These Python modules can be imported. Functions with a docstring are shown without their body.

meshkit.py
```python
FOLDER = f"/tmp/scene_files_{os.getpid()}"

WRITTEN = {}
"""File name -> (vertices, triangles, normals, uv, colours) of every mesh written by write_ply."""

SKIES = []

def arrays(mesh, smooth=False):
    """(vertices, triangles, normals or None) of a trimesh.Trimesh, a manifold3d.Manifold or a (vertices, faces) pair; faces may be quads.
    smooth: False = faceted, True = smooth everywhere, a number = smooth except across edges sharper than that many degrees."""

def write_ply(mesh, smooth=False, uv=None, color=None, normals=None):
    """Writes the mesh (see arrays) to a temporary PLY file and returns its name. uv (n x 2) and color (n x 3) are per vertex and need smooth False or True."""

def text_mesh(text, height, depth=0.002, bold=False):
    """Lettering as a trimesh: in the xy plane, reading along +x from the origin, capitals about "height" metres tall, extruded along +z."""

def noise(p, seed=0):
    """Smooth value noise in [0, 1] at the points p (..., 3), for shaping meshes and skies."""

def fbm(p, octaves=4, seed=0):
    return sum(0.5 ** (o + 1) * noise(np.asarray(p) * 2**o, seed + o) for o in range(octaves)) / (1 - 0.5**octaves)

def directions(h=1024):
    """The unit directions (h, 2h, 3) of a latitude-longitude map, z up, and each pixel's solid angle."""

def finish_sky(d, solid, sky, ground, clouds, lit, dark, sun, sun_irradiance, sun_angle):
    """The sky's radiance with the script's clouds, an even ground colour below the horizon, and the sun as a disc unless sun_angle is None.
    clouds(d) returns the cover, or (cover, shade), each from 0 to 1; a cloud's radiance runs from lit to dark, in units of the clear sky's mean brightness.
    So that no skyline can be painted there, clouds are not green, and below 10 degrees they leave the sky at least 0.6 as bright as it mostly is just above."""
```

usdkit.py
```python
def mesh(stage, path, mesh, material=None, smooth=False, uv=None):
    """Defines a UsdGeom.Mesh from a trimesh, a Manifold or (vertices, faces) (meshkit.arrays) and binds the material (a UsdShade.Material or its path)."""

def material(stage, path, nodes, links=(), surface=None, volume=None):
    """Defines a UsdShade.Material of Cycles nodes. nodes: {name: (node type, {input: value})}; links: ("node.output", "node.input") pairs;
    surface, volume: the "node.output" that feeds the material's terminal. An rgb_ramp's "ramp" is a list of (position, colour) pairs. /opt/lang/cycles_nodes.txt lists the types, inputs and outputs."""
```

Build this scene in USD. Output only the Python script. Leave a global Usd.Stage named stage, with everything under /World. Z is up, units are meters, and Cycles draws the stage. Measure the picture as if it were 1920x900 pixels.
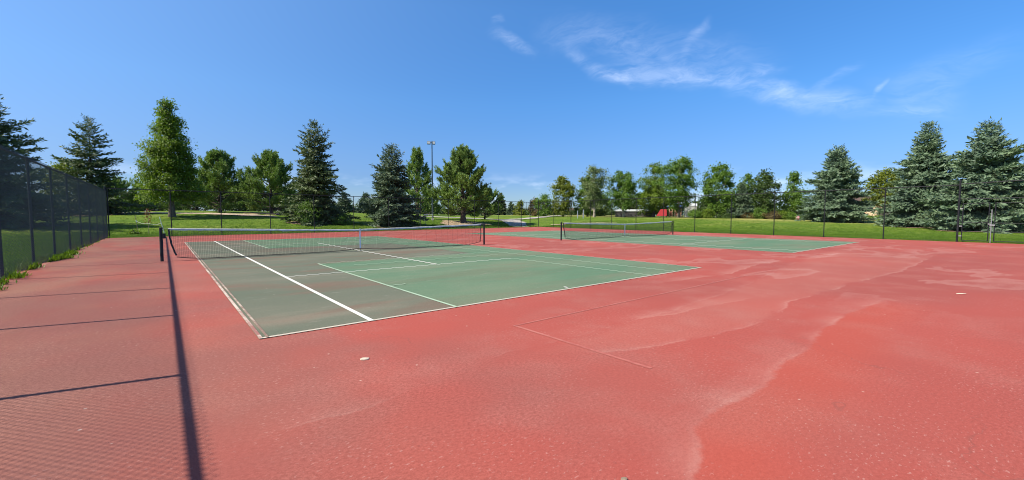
import math, numpy as np, trimesh, usdkit, meshkit
from pxr import Usd, UsdGeom, UsdLux, UsdShade, Gf, Sdf, Vt
from scipy.interpolate import RBFInterpolator

stage = Usd.Stage.CreateInMemory()
UsdGeom.SetStageUpAxis(stage, UsdGeom.Tokens.z)
UsdGeom.SetStageMetersPerUnit(stage, 1.0)
world = UsdGeom.Xform.Define(stage, '/World')
stage.SetDefaultPrim(world.GetPrim())

# ------------------------------------------------------------------ camera
EYE = np.array([-6.313, -17.618, 1.4793])
RT = np.array([0.770252081, -0.637739166, 0.000698839])
UP = np.array([0.0361761, 0.04478695, 0.99834133])
FW = np.array([0.63671267, 0.76894921, -0.05756815])
cam = UsdGeom.Camera.Define(stage, '/World/camera')
m4 = np.eye(4); m4[0, :3] = RT; m4[1, :3] = UP; m4[2, :3] = -FW; m4[3, :3] = EYE
cam.AddTransformOp().Set(Gf.Matrix4d(*m4.ravel().tolist()))
cam.CreateHorizontalApertureAttr(36.0); cam.CreateVerticalApertureAttr(16.875)
cam.CreateFocalLengthAttr(36.0 * 787.84 / 1920)
cam.CreateClippingRangeAttr(Gf.Vec2f(0.05, 3000))
cam.CreateExposureAttr(0.74)

# ------------------------------------------------------------------ node graph helper
class G:
    def __init__(s): s.n, s.l = {}, []
    def add(s, kind, out, **kw):
        name = f'n{len(s.n)}'; vals = {}
        for k, v in kw.items():
            if isinstance(v, str) and '.' in v: s.l.append((v, f'{name}.{k}'))
            else: vals[k] = v
        s.n[name] = (kind, vals)
        return f'{name}.{out}'
    def math(s, op, a, b=0.0, c=0.0, clamp=False):
        return s.add('math', 'value', math_type=op, value1=a, value2=b, value3=c, use_clamp=clamp)
    def pos(s): return s.add('geometry', 'position')
    def scale(s, v, sc, loc=(0, 0, 0), rot=(0, 0, 0)): return s.add('mapping', 'vector', vector=v, scale=sc, location=loc, rotation=rot)
    def noise(s, v, scale, detail=3, rough=0.55, dist=0.0): return s.add('noise_texture', 'fac', vector=v, scale=scale, detail=detail, roughness=rough, distortion=dist)
    def step(s, v, a, b, lo=0.0, hi=1.0): return s.add('map_range', 'result', range_type='smoothstep', value=v, from_min=a, from_max=b, to_min=lo, to_max=hi, clamp=True)
    def mix(s, f, a, b, kind='mix'): return s.add('mix', 'color', mix_type=kind, fac=f, color1=a, color2=b)
    def ramp(s, f, stops): return s.add('rgb_ramp', 'color', fac=f, ramp=stops)
    def done(s, path, surf): return usdkit.material(stage, '/World/Looks/' + path, s.n, s.l, surface=surf)

# ------------------------------------------------------------------ sky and sun
SD = np.array([-1.0, 0.24, 0.0]); SD /= np.linalg.norm(SD)
ELEV = math.radians(45.0)
SUN = np.array([SD[0] * math.cos(ELEV), SD[1] * math.cos(ELEV), math.sin(ELEV)])
sun = UsdLux.DistantLight.Define(stage, '/World/sun')
sun.CreateIntensityAttr(1.25); sun.CreateAngleAttr(0.4); sun.CreateNormalizeAttr(True)
sun.CreateColorAttr(Gf.Vec3f(1.0, 0.93, 0.80))
zax = SUN; xax = np.cross([0, 0, 1], zax); xax /= np.linalg.norm(xax); yax = np.cross(zax, xax)
sm = np.eye(4); sm[0, :3] = xax; sm[1, :3] = yax; sm[2, :3] = zax
sun.AddTransformOp().Set(Gf.Matrix4d(*sm.ravel().tolist()))

SKY_STRENGTH = 0.12
def make_sky():
    g = G()
    d = g.add('texture_coordinate', 'generated')
    sky = g.add('sky_texture', 'color', sky_type='single_scattering', sun_disc=False, sun_elevation=ELEV, sun_rotation=math.atan2(SUN[0], SUN[1]),
                altitude=1600.0, air_density=1.0, aerosol_density=1.5, ozone_density=2.2, vector=d)
    sky = g.add('hsv', 'color', hue=0.504, saturation=1.32, value=1.0, color=sky)
    # cirrus: a plane far above, so that the streaks lie in the world and not in the picture
    dot = lambda a: g.add('vector_math', 'value', math_type='dot_product', vector1=d, vector2=tuple(map(float, a)))
    C = np.array([0.8751, 0.3989, 0.2739]); A = np.array([0.41476, -0.90993, 0.0]); B = np.cross(A, C)
    dc = g.math('maximum', dot(C), 0.05)
    p = g.math('divide', dot(A), dc); q = g.math('divide', dot(B), dc)
    v = g.add('combine_xyz', 'vector', x=p, y=q, z=0.0)
    warp = g.add('noise_texture', 'color', vector=v, scale=9.0, detail=4.0, roughness=0.55)
    warp = g.add('vector_math', 'vector', math_type='multiply_add', vector1=warp, vector2=(0.05, 0.05, 0.0), vector3=(-0.025, -0.025, 0.0))
    vw = g.add('vector_math', 'vector', math_type='add', vector1=v, vector2=warp)
    sx = g.add('separate_xyz', 'x', vector=vw); sy = g.add('separate_xyz', 'y', vector=vw)
    total = None
    for (x0, y0, x1, y1, w, amp) in STREAKS:
        L = math.hypot(x1 - x0, y1 - y0); ux, uy = (x1 - x0) / L, (y1 - y0) / L
        a = g.math('add', g.math('multiply', sx, ux), g.math('multiply', sy, uy)); a = g.math('subtract', a, x0 * ux + y0 * uy)
        b = g.math('add', g.math('multiply', sx, -uy), g.math('multiply', sy, ux)); b = g.math('subtract', b, -x0 * uy + y0 * ux)
        e = g.math('multiply', g.step(a, -0.25 * L, 0.3 * L), g.step(a, 0.7 * L, 1.25 * L, 1.0, 0.0))
        f = g.step(g.math('absolute', b), 0.0, w * 1.35, 1.0, 0.0)
        t = g.math('multiply', g.math('multiply', e, f), amp)
        total = t if total is None else g.math('add', total, t)
    fib = g.noise(g.scale(vw, (3.0, 11.0, 1.0), rot=(0, 0, 0.35)), 3.5, 7, 0.68, 0.5)
    total = g.math('multiply', g.math('multiply', total, 0.29), g.step(fib, 0.25, 0.85), clamp=True)
    # a few low far clouds near the horizon all round
    low = g.noise(g.scale(d, (1.0, 1.0, 3.0)), 7.0, 4, 0.55)
    dz = g.add('separate_xyz', 'z', vector=d)
    lowm = g.math('multiply', g.step(low, 0.52, 0.66), g.math('multiply', g.step(dz, 0.0, 0.03), g.step(dz, 0.045, 0.11, 1.0, 0.0)))
    total = g.math('maximum', total, g.math('multiply', lowm, 0.32))
    # milky air towards the horizon
    hz = g.step(dz, -0.02, 0.30, 0.06, 0.0)
    sky = g.mix(1.0, sky, g.ramp(dz, [(0, (.36, .43, .56)), (.09, (.40, .48, .64)), (.25, (.86, .92, .95)), (.43, (1.25, 1.18, 1.14)), (1, (.72, .72, .78))]), 'multiply')
    glow = g.math('multiply', g.step(dot(SUN), -0.25, 0.85), g.step(dz, 0.0, 0.9, 0.20, 0.12))
    sky = g.mix(glow, sky, (3.9, 4.9, 5.9))
    c = g.mix(hz, sky, (5.2, 6.6, 8.6))
    c = g.mix(total, c, (6.6, 7.2, 8.4))
    bg = g.add('background_shader', 'background', color=c, strength=SKY_STRENGTH)
    return g.done('sky_look', bg)
STREAKS = [  # wisps in the tangent plane of the cirrus bank: x to the right, y up, half width, strength
    (-0.494, 0.172, -0.396, 0.116, 0.014, 0.75),
    (-0.495, 0.195, -0.466, 0.197, 0.010, 0.5),
    (-0.318, 0.105, -0.236, 0.048, 0.013, 0.45),
    (-0.253, 0.054, -0.178, 0.024, 0.016, 0.8),
    (-0.212, 0.039, -0.040, 0.010, 0.024, 0.95),
    (-0.050, 0.017, 0.047, -0.006, 0.018, 0.7),
    (0.000, -0.002, 0.101, 0.001, 0.008, 0.8),
    (0.051, 0.013, 0.091, 0.009, 0.010, 0.7),
    (0.029, -0.014, 0.138, -0.047, 0.022, 0.7),
    (0.085, -0.031, 0.239, -0.082, 0.024, 0.95),
    (0.171, -0.037, 0.223, -0.007, 0.008, 0.6),
    (0.246, -0.064, 0.260, -0.034, 0.005, 0.75),
    (0.255, -0.093, 0.342, -0.096, 0.012, 0.65),
    (-0.065, 0.075, -0.026, 0.107, 0.009, 0.45),
    (-0.060, 0.039, -0.065, 0.075, 0.008, 0.4),
    (-0.365, 0.152, -0.154, 0.100, 0.043, 0.42),
    (-0.210, 0.093, 0.064, 0.021, 0.046, 0.48),
    (0.258, -0.052, 0.418, -0.007, 0.035, 0.33),
    (0.283, -0.073, 0.366, -0.074, 0.037, 0.38),
    (-0.132, 0.096, -0.070, 0.035, 0.012, 0.3)]
dome = UsdLux.DomeLight.Define(stage, '/World/sky')
UsdShade.MaterialBindingAPI.Apply(dome.GetPrim()).Bind(make_sky())
dome.GetPrim().SetCustomDataByKey('kind', 'structure')

# ------------------------------------------------------------------ names, tags
used = {}
def free(parent, name):
    k = f'{parent}/{name}'; n = used.get(k, 0); used[k] = n + 1
    return k if n == 0 else f'{k}_{n:03d}'
def tag(prim, label=None, cat=None, group=None, kind=None):
    prim = prim.GetPrim() if hasattr(prim, 'GetPrim') else prim
    for k, v in (('label', label), ('category', cat), ('group', group), ('kind', kind)):
        if v: prim.SetCustomDataByKey(k, v)
    return prim
def thing(name, loc, label, cat, group=None, rz=0.0):
    x = UsdGeom.Xform.Define(stage, free('/World', name))
    x.AddTranslateOp().Set(Gf.Vec3d(*map(float, loc)))
    if rz: x.AddRotateZOp().Set(rz)
    tag(x, label, cat, group)
    return str(x.GetPath())
def obj(name, mesh, mat, parent='/World', smooth=False, **kw):
    m = usdkit.mesh(stage, free(parent, name), mesh, mat, smooth=smooth)
    tag(m, **kw)
    return m

# ------------------------------------------------------------------ mesh helpers
def cat(parts): return trimesh.util.concatenate([p for p in parts if p is not None])
def box(sx, sy, sz, c=(0, 0, 0), rz=0.0):
    b = trimesh.creation.box([sx, sy, sz])
    if rz: b.apply_transform(trimesh.transformations.rotation_matrix(rz, [0, 0, 1]))
    b.apply_translation(c); return b
def bevbox(sx, sy, sz, c=(0, 0, 0), r=0.01, rz=0.0):
    pts = [(x * (sx / 2 - (r if a != 0 else 0)), y * (sy / 2 - (r if a != 1 else 0)), z * (sz / 2 - (r if a != 2 else 0))) for a in range(3) for x in (-1, 1) for y in (-1, 1) for z in (-1, 1)]
    b = trimesh.convex.convex_hull(np.array(pts))
    if rz: b.apply_transform(trimesh.transformations.rotation_matrix(rz, [0, 0, 1]))
    b.apply_translation(c); return b
def tube(pts, r, n=6, caps=True):
    pts = np.asarray(pts, float); r = np.broadcast_to(np.asarray(r, float), (len(pts),))
    t = np.gradient(pts, axis=0); t /= np.maximum(np.linalg.norm(t, axis=1, keepdims=True), 1e-9)
    ref = np.array([0, 0, 1.0]) if abs(t[0][2]) < 0.9 else np.array([1.0, 0, 0])
    V = []
    for p, tt, rr in zip(pts, t, r):
        a = np.cross(tt, ref); a /= max(np.linalg.norm(a), 1e-9); b = np.cross(tt, a)
        an = np.arange(n) * 2 * np.pi / n
        V.append(p + rr * (np.cos(an)[:, None] * a + np.sin(an)[:, None] * b))
    V = np.vstack(V); F = []
    for i in range(len(pts) - 1):
        for k in range(n):
            a, b = i * n + k, i * n + (k + 1) % n
            F += [[a, b, b + n], [a, b + n, a + n]]
    if caps:
        for k in range(1, n - 1):
            F.append([0, k + 1, k]); e = (len(pts) - 1) * n; F.append([e, e + k, e + k + 1])
    m = trimesh.Trimesh(V, np.array(F), process=False); m.fix_normals() if False else None
    if m.volume < 0: m.invert()
    return m
def rods(A, B, r, n=3):
    """many straight thin rods as one mesh"""
    A, B = np.asarray(A, float), np.asarray(B, float); t = B - A; t /= np.maximum(np.linalg.norm(t, axis=1, keepdims=True), 1e-9)
    ref = np.where(np.abs(t[:, 2:3]) < 0.9, [[0, 0, 1.0]], [[1.0, 0, 0]])
    a = np.cross(t, ref); a /= np.linalg.norm(a, axis=1, keepdims=True); b = np.cross(t, a)
    V = np.empty((len(A), 2 * n, 3))
    for k in range(n):
        o = r * (math.cos(2 * math.pi * k / n) * a + math.sin(2 * math.pi * k / n) * b)
        V[:, k] = A + o; V[:, n + k] = B + o
    f = []
    for k in range(n):
        j = (k + 1) % n; f += [[k, n + j, j], [k, n + k, n + j]]
    F = (np.array(f)[None] + (np.arange(len(A)) * 2 * n)[:, None, None]).reshape(-1, 3)
    return trimesh.Trimesh(V.reshape(-1, 3), F, process=False)
def lathe(prof, n=16):
    return trimesh.creation.revolve(np.array(prof, float), sections=n)
def kites(P, D, L, Wd, N):
    """leaf or needle blades: base P, direction D, length L, half width Wd, a side vector N"""
    D = D / np.maximum(np.linalg.norm(D, axis=1, keepdims=True), 1e-9)
    S = np.cross(D, N); S /= np.maximum(np.linalg.norm(S, axis=1, keepdims=True), 1e-9)
    U = np.cross(S, D); L, Wd = np.asarray(L)[:, None], np.asarray(Wd)[:, None]
    mid = P + D * L * 0.45
    V = np.stack([P, mid + S * Wd - U * Wd * 0.25, P + D * L, mid - S * Wd - U * Wd * 0.25], 1)
    F = (np.array([[0, 1, 2], [0, 2, 3]])[None] + (np.arange(len(P)) * 4)[:, None, None]).reshape(-1, 3)
    return V.reshape(-1, 3), F
def join(list_vf):
    V, F, o = [], [], 0
    for v, f in list_vf: V.append(v); F.append(f + o); o += len(v)
    return np.vstack(V), np.vstack(F)
def sheet(x0, y0, x1, y1, z, nx=1, ny=1):
    xs, ys = np.linspace(x0, x1, nx + 1), np.linspace(y0, y1, ny + 1)
    X, Y = np.meshgrid(xs, ys); V = np.stack([X, Y, np.full_like(X, z)], -1).reshape(-1, 3)
    F = []
    for j in range(ny):
        for i in range(nx):
            a = j * (nx + 1) + i; F += [[a, a + 1, a + nx + 2], [a, a + nx + 2, a + nx + 1]]
    return trimesh.Trimesh(V, np.array(F), process=False)

# ------------------------------------------------------------------ materials
def plain(name, col, rough=0.5, metal=0.0, var=0.0, vscale=8.0, bump=0.0, spec=0.5):
    g = G(); c = col
    nz = g.noise(g.pos(), vscale, 4, 0.6)
    if var: c = g.mix(g.step(nz, 0.3, 0.7), tuple(x * (1 - var) for x in col), tuple(min(1, x * (1 + var)) for x in col))
    kw = dict(base_color=c, roughness=rough, metallic=metal, specular_ior_level=spec)
    if bump: kw['normal'] = g.add('bump', 'normal', height=g.noise(g.pos(), vscale * 6, 3), strength=bump, distance=0.02)
    return g.done(name, g.add('principled_bsdf', 'BSDF', **kw))

def court_red():
    g = G(); p = g.pos(); x = g.add('separate_xyz', 'x', vector=p); y = g.add('separate_xyz', 'y', vector=p)
    big = g.noise(p, 0.16, 3, 0.5); med = g.noise(p, 0.9, 4, 0.6)
    base = g.mix(g.step(big, 0.35, 0.66), RED_A, RED_B)
    base = g.mix(g.math('multiply', g.step(med, 0.42, 0.75), 0.55), base, RED_C)
    # silt lines where puddles dried: each follows a run of points on the slab
    wig = g.math('add', g.math('multiply', g.math('subtract', g.noise(p, 1.1, 3), 0.5), 0.34), g.math('multiply', g.math('subtract', g.noise(p, 5.0, 5, 0.7), 0.5), 0.16))
    yw = g.math('add', y, wig)
    def run(pts):
        x0, x1 = pts[0][0], pts[-1][0]
        t = g.math('divide', g.math('subtract', x, x0), x1 - x0)
        f = g.math('add', g.math('multiply', g.add('separate_color', 'r', color=g.ramp(t, [((a - x0) / (x1 - x0), ((b + 18) / 8,) * 3) for a, b in pts])), 8.0), -18.0)
        win = g.math('multiply', g.step(t, -0.02, 0.06), g.step(t, 0.85, 1.03, 1.0, 0.0))
        return g.math('subtract', yw, f), win
    patchy = g.step(g.noise(p, 0.8, 3), 0.34, 0.62)
    dA, wA = run([(-3.36, -14.41), (-2.89, -14.66), (-2.43, -14.88), (-1.48, -15.19), (-.34, -15.34), (.26, -15.39), (1.85, -15.17), (3.48, -15.22), (6.87, -15.44), (8.97, -15.64), (12.77, -15.65), (17.4, -15.61)])
    dB, wB = run([(-2.71, -14.26), (-2.15, -14.28), (-1.39, -14.23), (.16, -14.17), (3.22, -13.96), (5.38, -13.62), (9.65, -13.09), (15.6, -12.55)])
    dC, wC = run([(-4.3, -16.6), (-4.09, -16.47), (-3.47, -16.24), (-3.08, -16.19), (-2.59, -16.22), (-1.98, -16.17), (-1.03, -16.15), (.97, -15.97), (3.6, -16.14)])
    dD, wD = run([(-6.0, -14.40), (-5.1, -14.46), (-4.31, -14.25), (-3.14, -14.17), (-1.14, -14.23), (2, -14.6)])
    dE, wE = run([(2.0, -12.6), (5.0, -12.9), (8.0, -12.5), (12.0, -13.2), (17.0, -13.0), (24.0, -14.2)])
    fill = g.math('multiply', g.math('multiply', g.step(dA, 0.0, 0.10), g.step(dB, 0.05, -0.15)), wA)
    base = g.mix(g.math('multiply', fill, 0.18), base, (0.42, 0.165, 0.125))
    below = g.math('multiply', g.math('multiply', g.step(dC, 0.0, -0.06), g.step(dC, -0.9, -0.3)), wC)
    base = g.mix(g.math('multiply', below, 0.28), base, (0.40, 0.066, 0.036))
    for d_, w_, wd, amp, fade in ((dA, wA, 0.035, 0.25, 0.12), (dB, wB, 0.04, 0.12, 0.2), (dC, wC, 0.06, 0.24, 0.36), (dD, wD, 0.03, 0.22, 0.5), (dE, wE, 0.04, 0.30, 0.5)):
        r = g.math('multiply', g.step(d_, -wd, 0.0), g.step(d_, 0.0, fade, 1.0, 0.0))
        r = g.math('add', g.math('multiply', r, 0.55), g.math('multiply', g.step(g.math('absolute', d_), 0.0, wd, 1.0, 0.0), 0.45))
        base = g.mix(g.math('multiply', g.math('multiply', g.math('multiply', r, w_), patchy), amp), base, (0.54, 0.33, 0.27))
    f = g.noise(g.scale(p, (0.55, 1.0, 1.0), rot=(0, 0, -0.12)), 0.42, 4, 0.55, 0.3)
    rim = g.math('multiply', g.step(f, 0.55, 0.565), g.step(f, 0.565, 0.66, 1.0, 0.0))
    base = g.mix(g.math('multiply', g.math('multiply', rim, g.step(x, 1.0, 6.0)), 0.16), base, (0.52, 0.33, 0.28))
    # a few hairline cracks
    ck = g.add('voronoi_texture', 'distance', feature='distance_to_edge', vector=g.add('vector_math', 'vector', math_type='add', vector1=p, vector2=g.add('vector_math', 'vector', math_type='scale', vector1=g.add('noise_texture', 'color', vector=p, scale=0.9, detail=4.0), scale=1.2)), scale=0.16)
    base = g.mix(g.math('multiply', g.step(ck, 0.0, 0.0016, 1.0, 0.0), g.step(g.noise(p, 0.5, 2), 0.48, 0.62, 0.0, 0.28)), base, (0.13, 0.06, 0.05))
    # brown dust along the left fence and around the near court, partly painted shade
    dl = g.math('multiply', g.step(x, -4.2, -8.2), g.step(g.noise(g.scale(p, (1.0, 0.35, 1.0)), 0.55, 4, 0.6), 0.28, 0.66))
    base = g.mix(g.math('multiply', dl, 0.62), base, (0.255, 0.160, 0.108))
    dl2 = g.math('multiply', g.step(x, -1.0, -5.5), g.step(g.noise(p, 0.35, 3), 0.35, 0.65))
    base = g.mix(g.math('multiply', dl2, 0.65), base, (0.205, 0.082, 0.068))  # maroon tint also stands in for mesh shadow by the fence
    # grain, worn flecks, white chips
    gr = g.math('add', g.math('multiply', g.noise(g.scale(p, (1.0, 1.5, 1.0), rot=(0, 0, .4)), 30.0, 6, 0.80), 0.6), g.math('multiply', g.noise(p, 95.0, 4, 0.8), 0.4))
    worn = g.step(g.noise(p, 0.45, 4, 0.6), 0.34, 0.66, 0.35, 1.0)
    base = g.mix(worn, base, g.mix(g.step(gr, 0.36, 0.64, 0.0, 1.0), g.mix(1.0, base, (0.66, 0.63, 0.63), 'multiply'), g.mix(1.0, base, (1.29, 1.40, 1.42), 'multiply')))
    fl = g.noise(g.scale(p, (1.0, 1.7, 1.0)), 26.0, 2, 0.6); wear = g.math('multiply', g.step(fl, 0.60, 0.72), g.step(g.noise(p, 0.6, 3), 0.40, 0.62))
    base = g.mix(g.math('multiply', wear, 0.32), base, (0.55, 0.36, 0.31))
    dk = g.math('multiply', g.step(g.noise(p, 34.0, 2, 0.6), 0.62, 0.74), 0.30); base = g.mix(dk, base, (0.16, 0.05, 0.045))
    vd = g.add('voronoi_texture', 'distance', vector=p, scale=5.0); vc = g.add('voronoi_texture', 'color', vector=p, scale=5.0)
    chip = g.math('multiply', g.step(vd, 0.035, 0.075, 1.0, 0.0), g.step(g.add('separate_color', 'r', color=vc), 0.80, 0.84))
    base = g.mix(g.math('multiply', chip, 0.5), base, (0.60, 0.50, 0.42))
    h = g.math('add', g.noise(p, 160.0, 4, 0.75), g.math('multiply', g.noise(p, 22.0, 5, 0.7), 0.5))
    nrm = g.add('bump', 'normal', height=h, strength=0.24, distance=0.005)
    return g.done('red_court_paint', g.add('principled_bsdf', 'BSDF', base_color=base, roughness=0.95, specular_ior_level=0.12, normal=nrm))
RED_A, RED_B, RED_C = (0.322, 0.069, 0.053), (0.268, 0.066, 0.053), (0.322, 0.110, 0.088)

def court_green(name, ca, cb, dirt):
    g = G(); p = g.pos(); x = g.add('separate_xyz', 'x', vector=p)
    big = g.noise(g.scale(p, (0.45, 1.0, 1.0)), 0.5, 4, 0.6)
    base = g.mix(g.step(big, 0.32, 0.68), ca, cb)
    st = g.noise(g.scale(p, (0.30, 1.1, 1.0), loc=(3, 1, 0), rot=(0, 0, 0.16)), 0.75, 4, 0.62, 0.4)
    base = g.mix(g.math('multiply', g.step(st, 0.48, 0.68), dirt), base, (0.165, 0.082, 0.060))
    st2 = g.noise(g.scale(p, (0.35, 1.2, 1.0), loc=(-5, 4, 0), rot=(0, 0, 0.1)), 0.6, 4, 0.6)
    base = g.mix(g.math('multiply', g.step(st2, 0.52, 0.72), dirt * 0.75), base, (0.235, 0.21, 0.155))
    sc = g.noise(g.scale(p, (0.7, 2.2, 1.0), rot=(0, 0, 0.5)), 3.0, 4, 0.65); base = g.mix(g.step(sc, 0.60, 0.72, 0.0, 0.28), base, (0.30, 0.29, 0.24))
    gr = g.noise(p, 60.0, 3, 0.7); base = g.mix(g.step(gr, 0.3, 0.7), g.mix(1.0, base, (0.86, 0.86, 0.86), 'multiply'), g.mix(1.0, base, (1.12, 1.12, 1.12), 'multiply'))
    vd = g.add('voronoi_texture', 'distance', vector=p, scale=4.0); vc = g.add('voronoi_texture', 'color', vector=p, scale=4.0)
    chip = g.math('multiply', g.step(vd, 0.03, 0.06, 1.0, 0.0), g.step(g.add('separate_color', 'r', color=vc), 0.84, 0.88))
    base = g.mix(g.math('multiply', chip, 0.6), base, (0.5, 0.48, 0.40))
    nrm = g.add('bump', 'normal', height=g.noise(p, 120.0, 3, 0.7), strength=0.3, distance=0.006)
    return g.done(name, g.add('principled_bsdf', 'BSDF', base_color=base, roughness=0.95, specular_ior_level=0.12, normal=nrm))

def line_paint(name, col, under, amount):
    g = G(); p = g.pos()
    w = g.math('add', g.math('multiply', g.noise(p, 14.0, 5, 0.7), 0.6), g.math('multiply', g.noise(p, 1.2, 3), 0.4))
    c = g.mix(g.step(w, amount - 0.07, amount + 0.07), under, col)
    c = g.mix(g.math('multiply', g.step(g.noise(p, 45.0, 3), 0.45, 0.75), 0.25), c, under)
    return g.done(name, g.add('principled_bsdf', 'BSDF', base_color=c, roughness=0.75, specular_ior_level=0.3))

FOL = (1.55, 1.36, 0.95)
def foliage(name, stops, trans=0.25, rough=0.55, big=0.35, k=1.0):
    g = G(); r = g.add('geometry', 'random_per_island'); p = g.pos()
    c = g.ramp(r, [(t, tuple(q * f * k for q, f in zip(col, FOL))) for t, col in stops])
    n = g.noise(p, big, 3, 0.6)
    c = g.mix(g.step(n, 0.3, 0.7), g.mix(1.0, c, (0.80, 0.82, 0.86), 'multiply'), g.mix(1.0, c, (1.18, 1.14, 1.0), 'multiply'))
    b = g.add('principled_bsdf', 'BSDF', base_color=c, roughness=rough, specular_ior_level=0.35)
    t = g.add('translucent_bsdf', 'BSDF', color=g.mix(1.0, c, (1.25, 1.35, 0.7), 'multiply'))
    return g.done(name, g.add('mix_closure', 'closure', fac=trans, closure1=b, closure2=t))

def grass_ground():
    g = G(); p = g.pos(); x = g.add('separate_xyz', 'x', vector=p)
    n1 = g.noise(p, 0.12, 4, 0.6); n2 = g.noise(p, 1.1, 4, 0.65); n3 = g.noise(p, 7.0, 5, 0.75)
    c = g.mix(g.step(n1, 0.35, 0.65), (0.090, 0.176, 0.013), (0.138, 0.216, 0.017))
    c = g.mix(g.math('multiply', g.step(n2, 0.45, 0.75), 0.6), c, (0.210, 0.270, 0.034))
    c = g.mix(g.step(n3, 0.3, 0.72), g.mix(1.0, c, (0.46, 0.50, 0.48), 'multiply'), g.mix(1.0, c, (1.22, 1.16, 1.1), 'multiply'))
    mow = g.noise(g.scale(p, (0.25, 1.6, 1.0), rot=(0, 0, .45)), 0.9, 4, 0.6); c = g.mix(g.step(mow, 0.5, 0.72, 0.0, 0.35), c, (0.24, 0.26, 0.05))
    # dry straw turf towards the shrub row
    dry = g.math('multiply', g.step(x, 55.0, 70.0), g.step(g.noise(p, 0.16, 3), 0.32, 0.6))
    c = g.mix(g.math('multiply', dry, 0.75), c, (0.36, 0.32, 0.10))
    dry2 = g.math('multiply', g.step(g.noise(p, 0.22, 3), 0.60, 0.72), 0.35); c = g.mix(dry2, c, (0.33, 0.29, 0.09))
    vd = g.add('voronoi_texture', 'distance', vector=p, scale=2.6); vc = g.add('voronoi_texture', 'color', vector=p, scale=2.6)
    dot = g.math('multiply', g.step(vd, 0.06, 0.12, 1.0, 0.0), g.step(g.add('separate_color', 'r', color=vc), 0.62, 0.66))
    dot = g.math('multiply', dot, g.step(x, 22.0, 31.0)); c = g.mix(g.math('multiply', dot, 0.8), c, (0.55, 0.56, 0.46))
    nrm = g.add('bump', 'normal', height=g.math('add', n3, g.noise(p, 40.0, 3, 0.7)), strength=0.6, distance=0.08)
    return g.done('grass_turf', g.add('principled_bsdf', 'BSDF', base_color=c, roughness=0.9, specular_ior_level=0.15, normal=nrm))

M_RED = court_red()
M_GREEN_OLD = court_green('old_green_paint', (0.104, 0.120, 0.085), (0.134, 0.134, 0.098), 0.45)
M_GREEN_NEW = court_green('newer_green_paint', (0.088, 0.160, 0.096), (0.128, 0.176, 0.110), 0.20)
M_LINE = line_paint('white_line_paint', (0.66, 0.65, 0.58), (0.30, 0.28, 0.22), 0.33)
M_LINE_WORN = line_paint('worn_line_paint', (0.50, 0.42, 0.34), (0.27, 0.12, 0.095), 0.50)
M_LINE_EDGE = line_paint('faded_edge_line_paint', (0.48, 0.42, 0.34), (0.28, 0.14, 0.11), 0.40)
M_LINE_FAINT = line_paint('nearly_gone_line_paint', (0.46, 0.38, 0.30), (0.20, 0.13, 0.095), 0.53)
M_LINE_PALE = line_paint('pale_green_line_paint', (0.34, 0.44, 0.31), (0.15, 0.22, 0.15), 0.42)
M_LINE_RED = line_paint('painted_over_line', (0.40, 0.130, 0.100), (0.33, 0.085, 0.066), 0.50)
M_GRASS = grass_ground()
M_BLADE = foliage('grass_blades', [(0, (0.060, 0.125, 0.010)), (0.6, (0.095, 0.165, 0.013)), (1, (0.14, 0.18, 0.03))], 0.3, 0.6, 0.3)
M_WEED = foliage('weed_leaves', [(0, (0.07, 0.13, 0.012)), (0.6, (0.115, 0.175, 0.014)), (1, (0.19, 0.21, 0.02))], 0.35, 0.5, 1.5)
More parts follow.
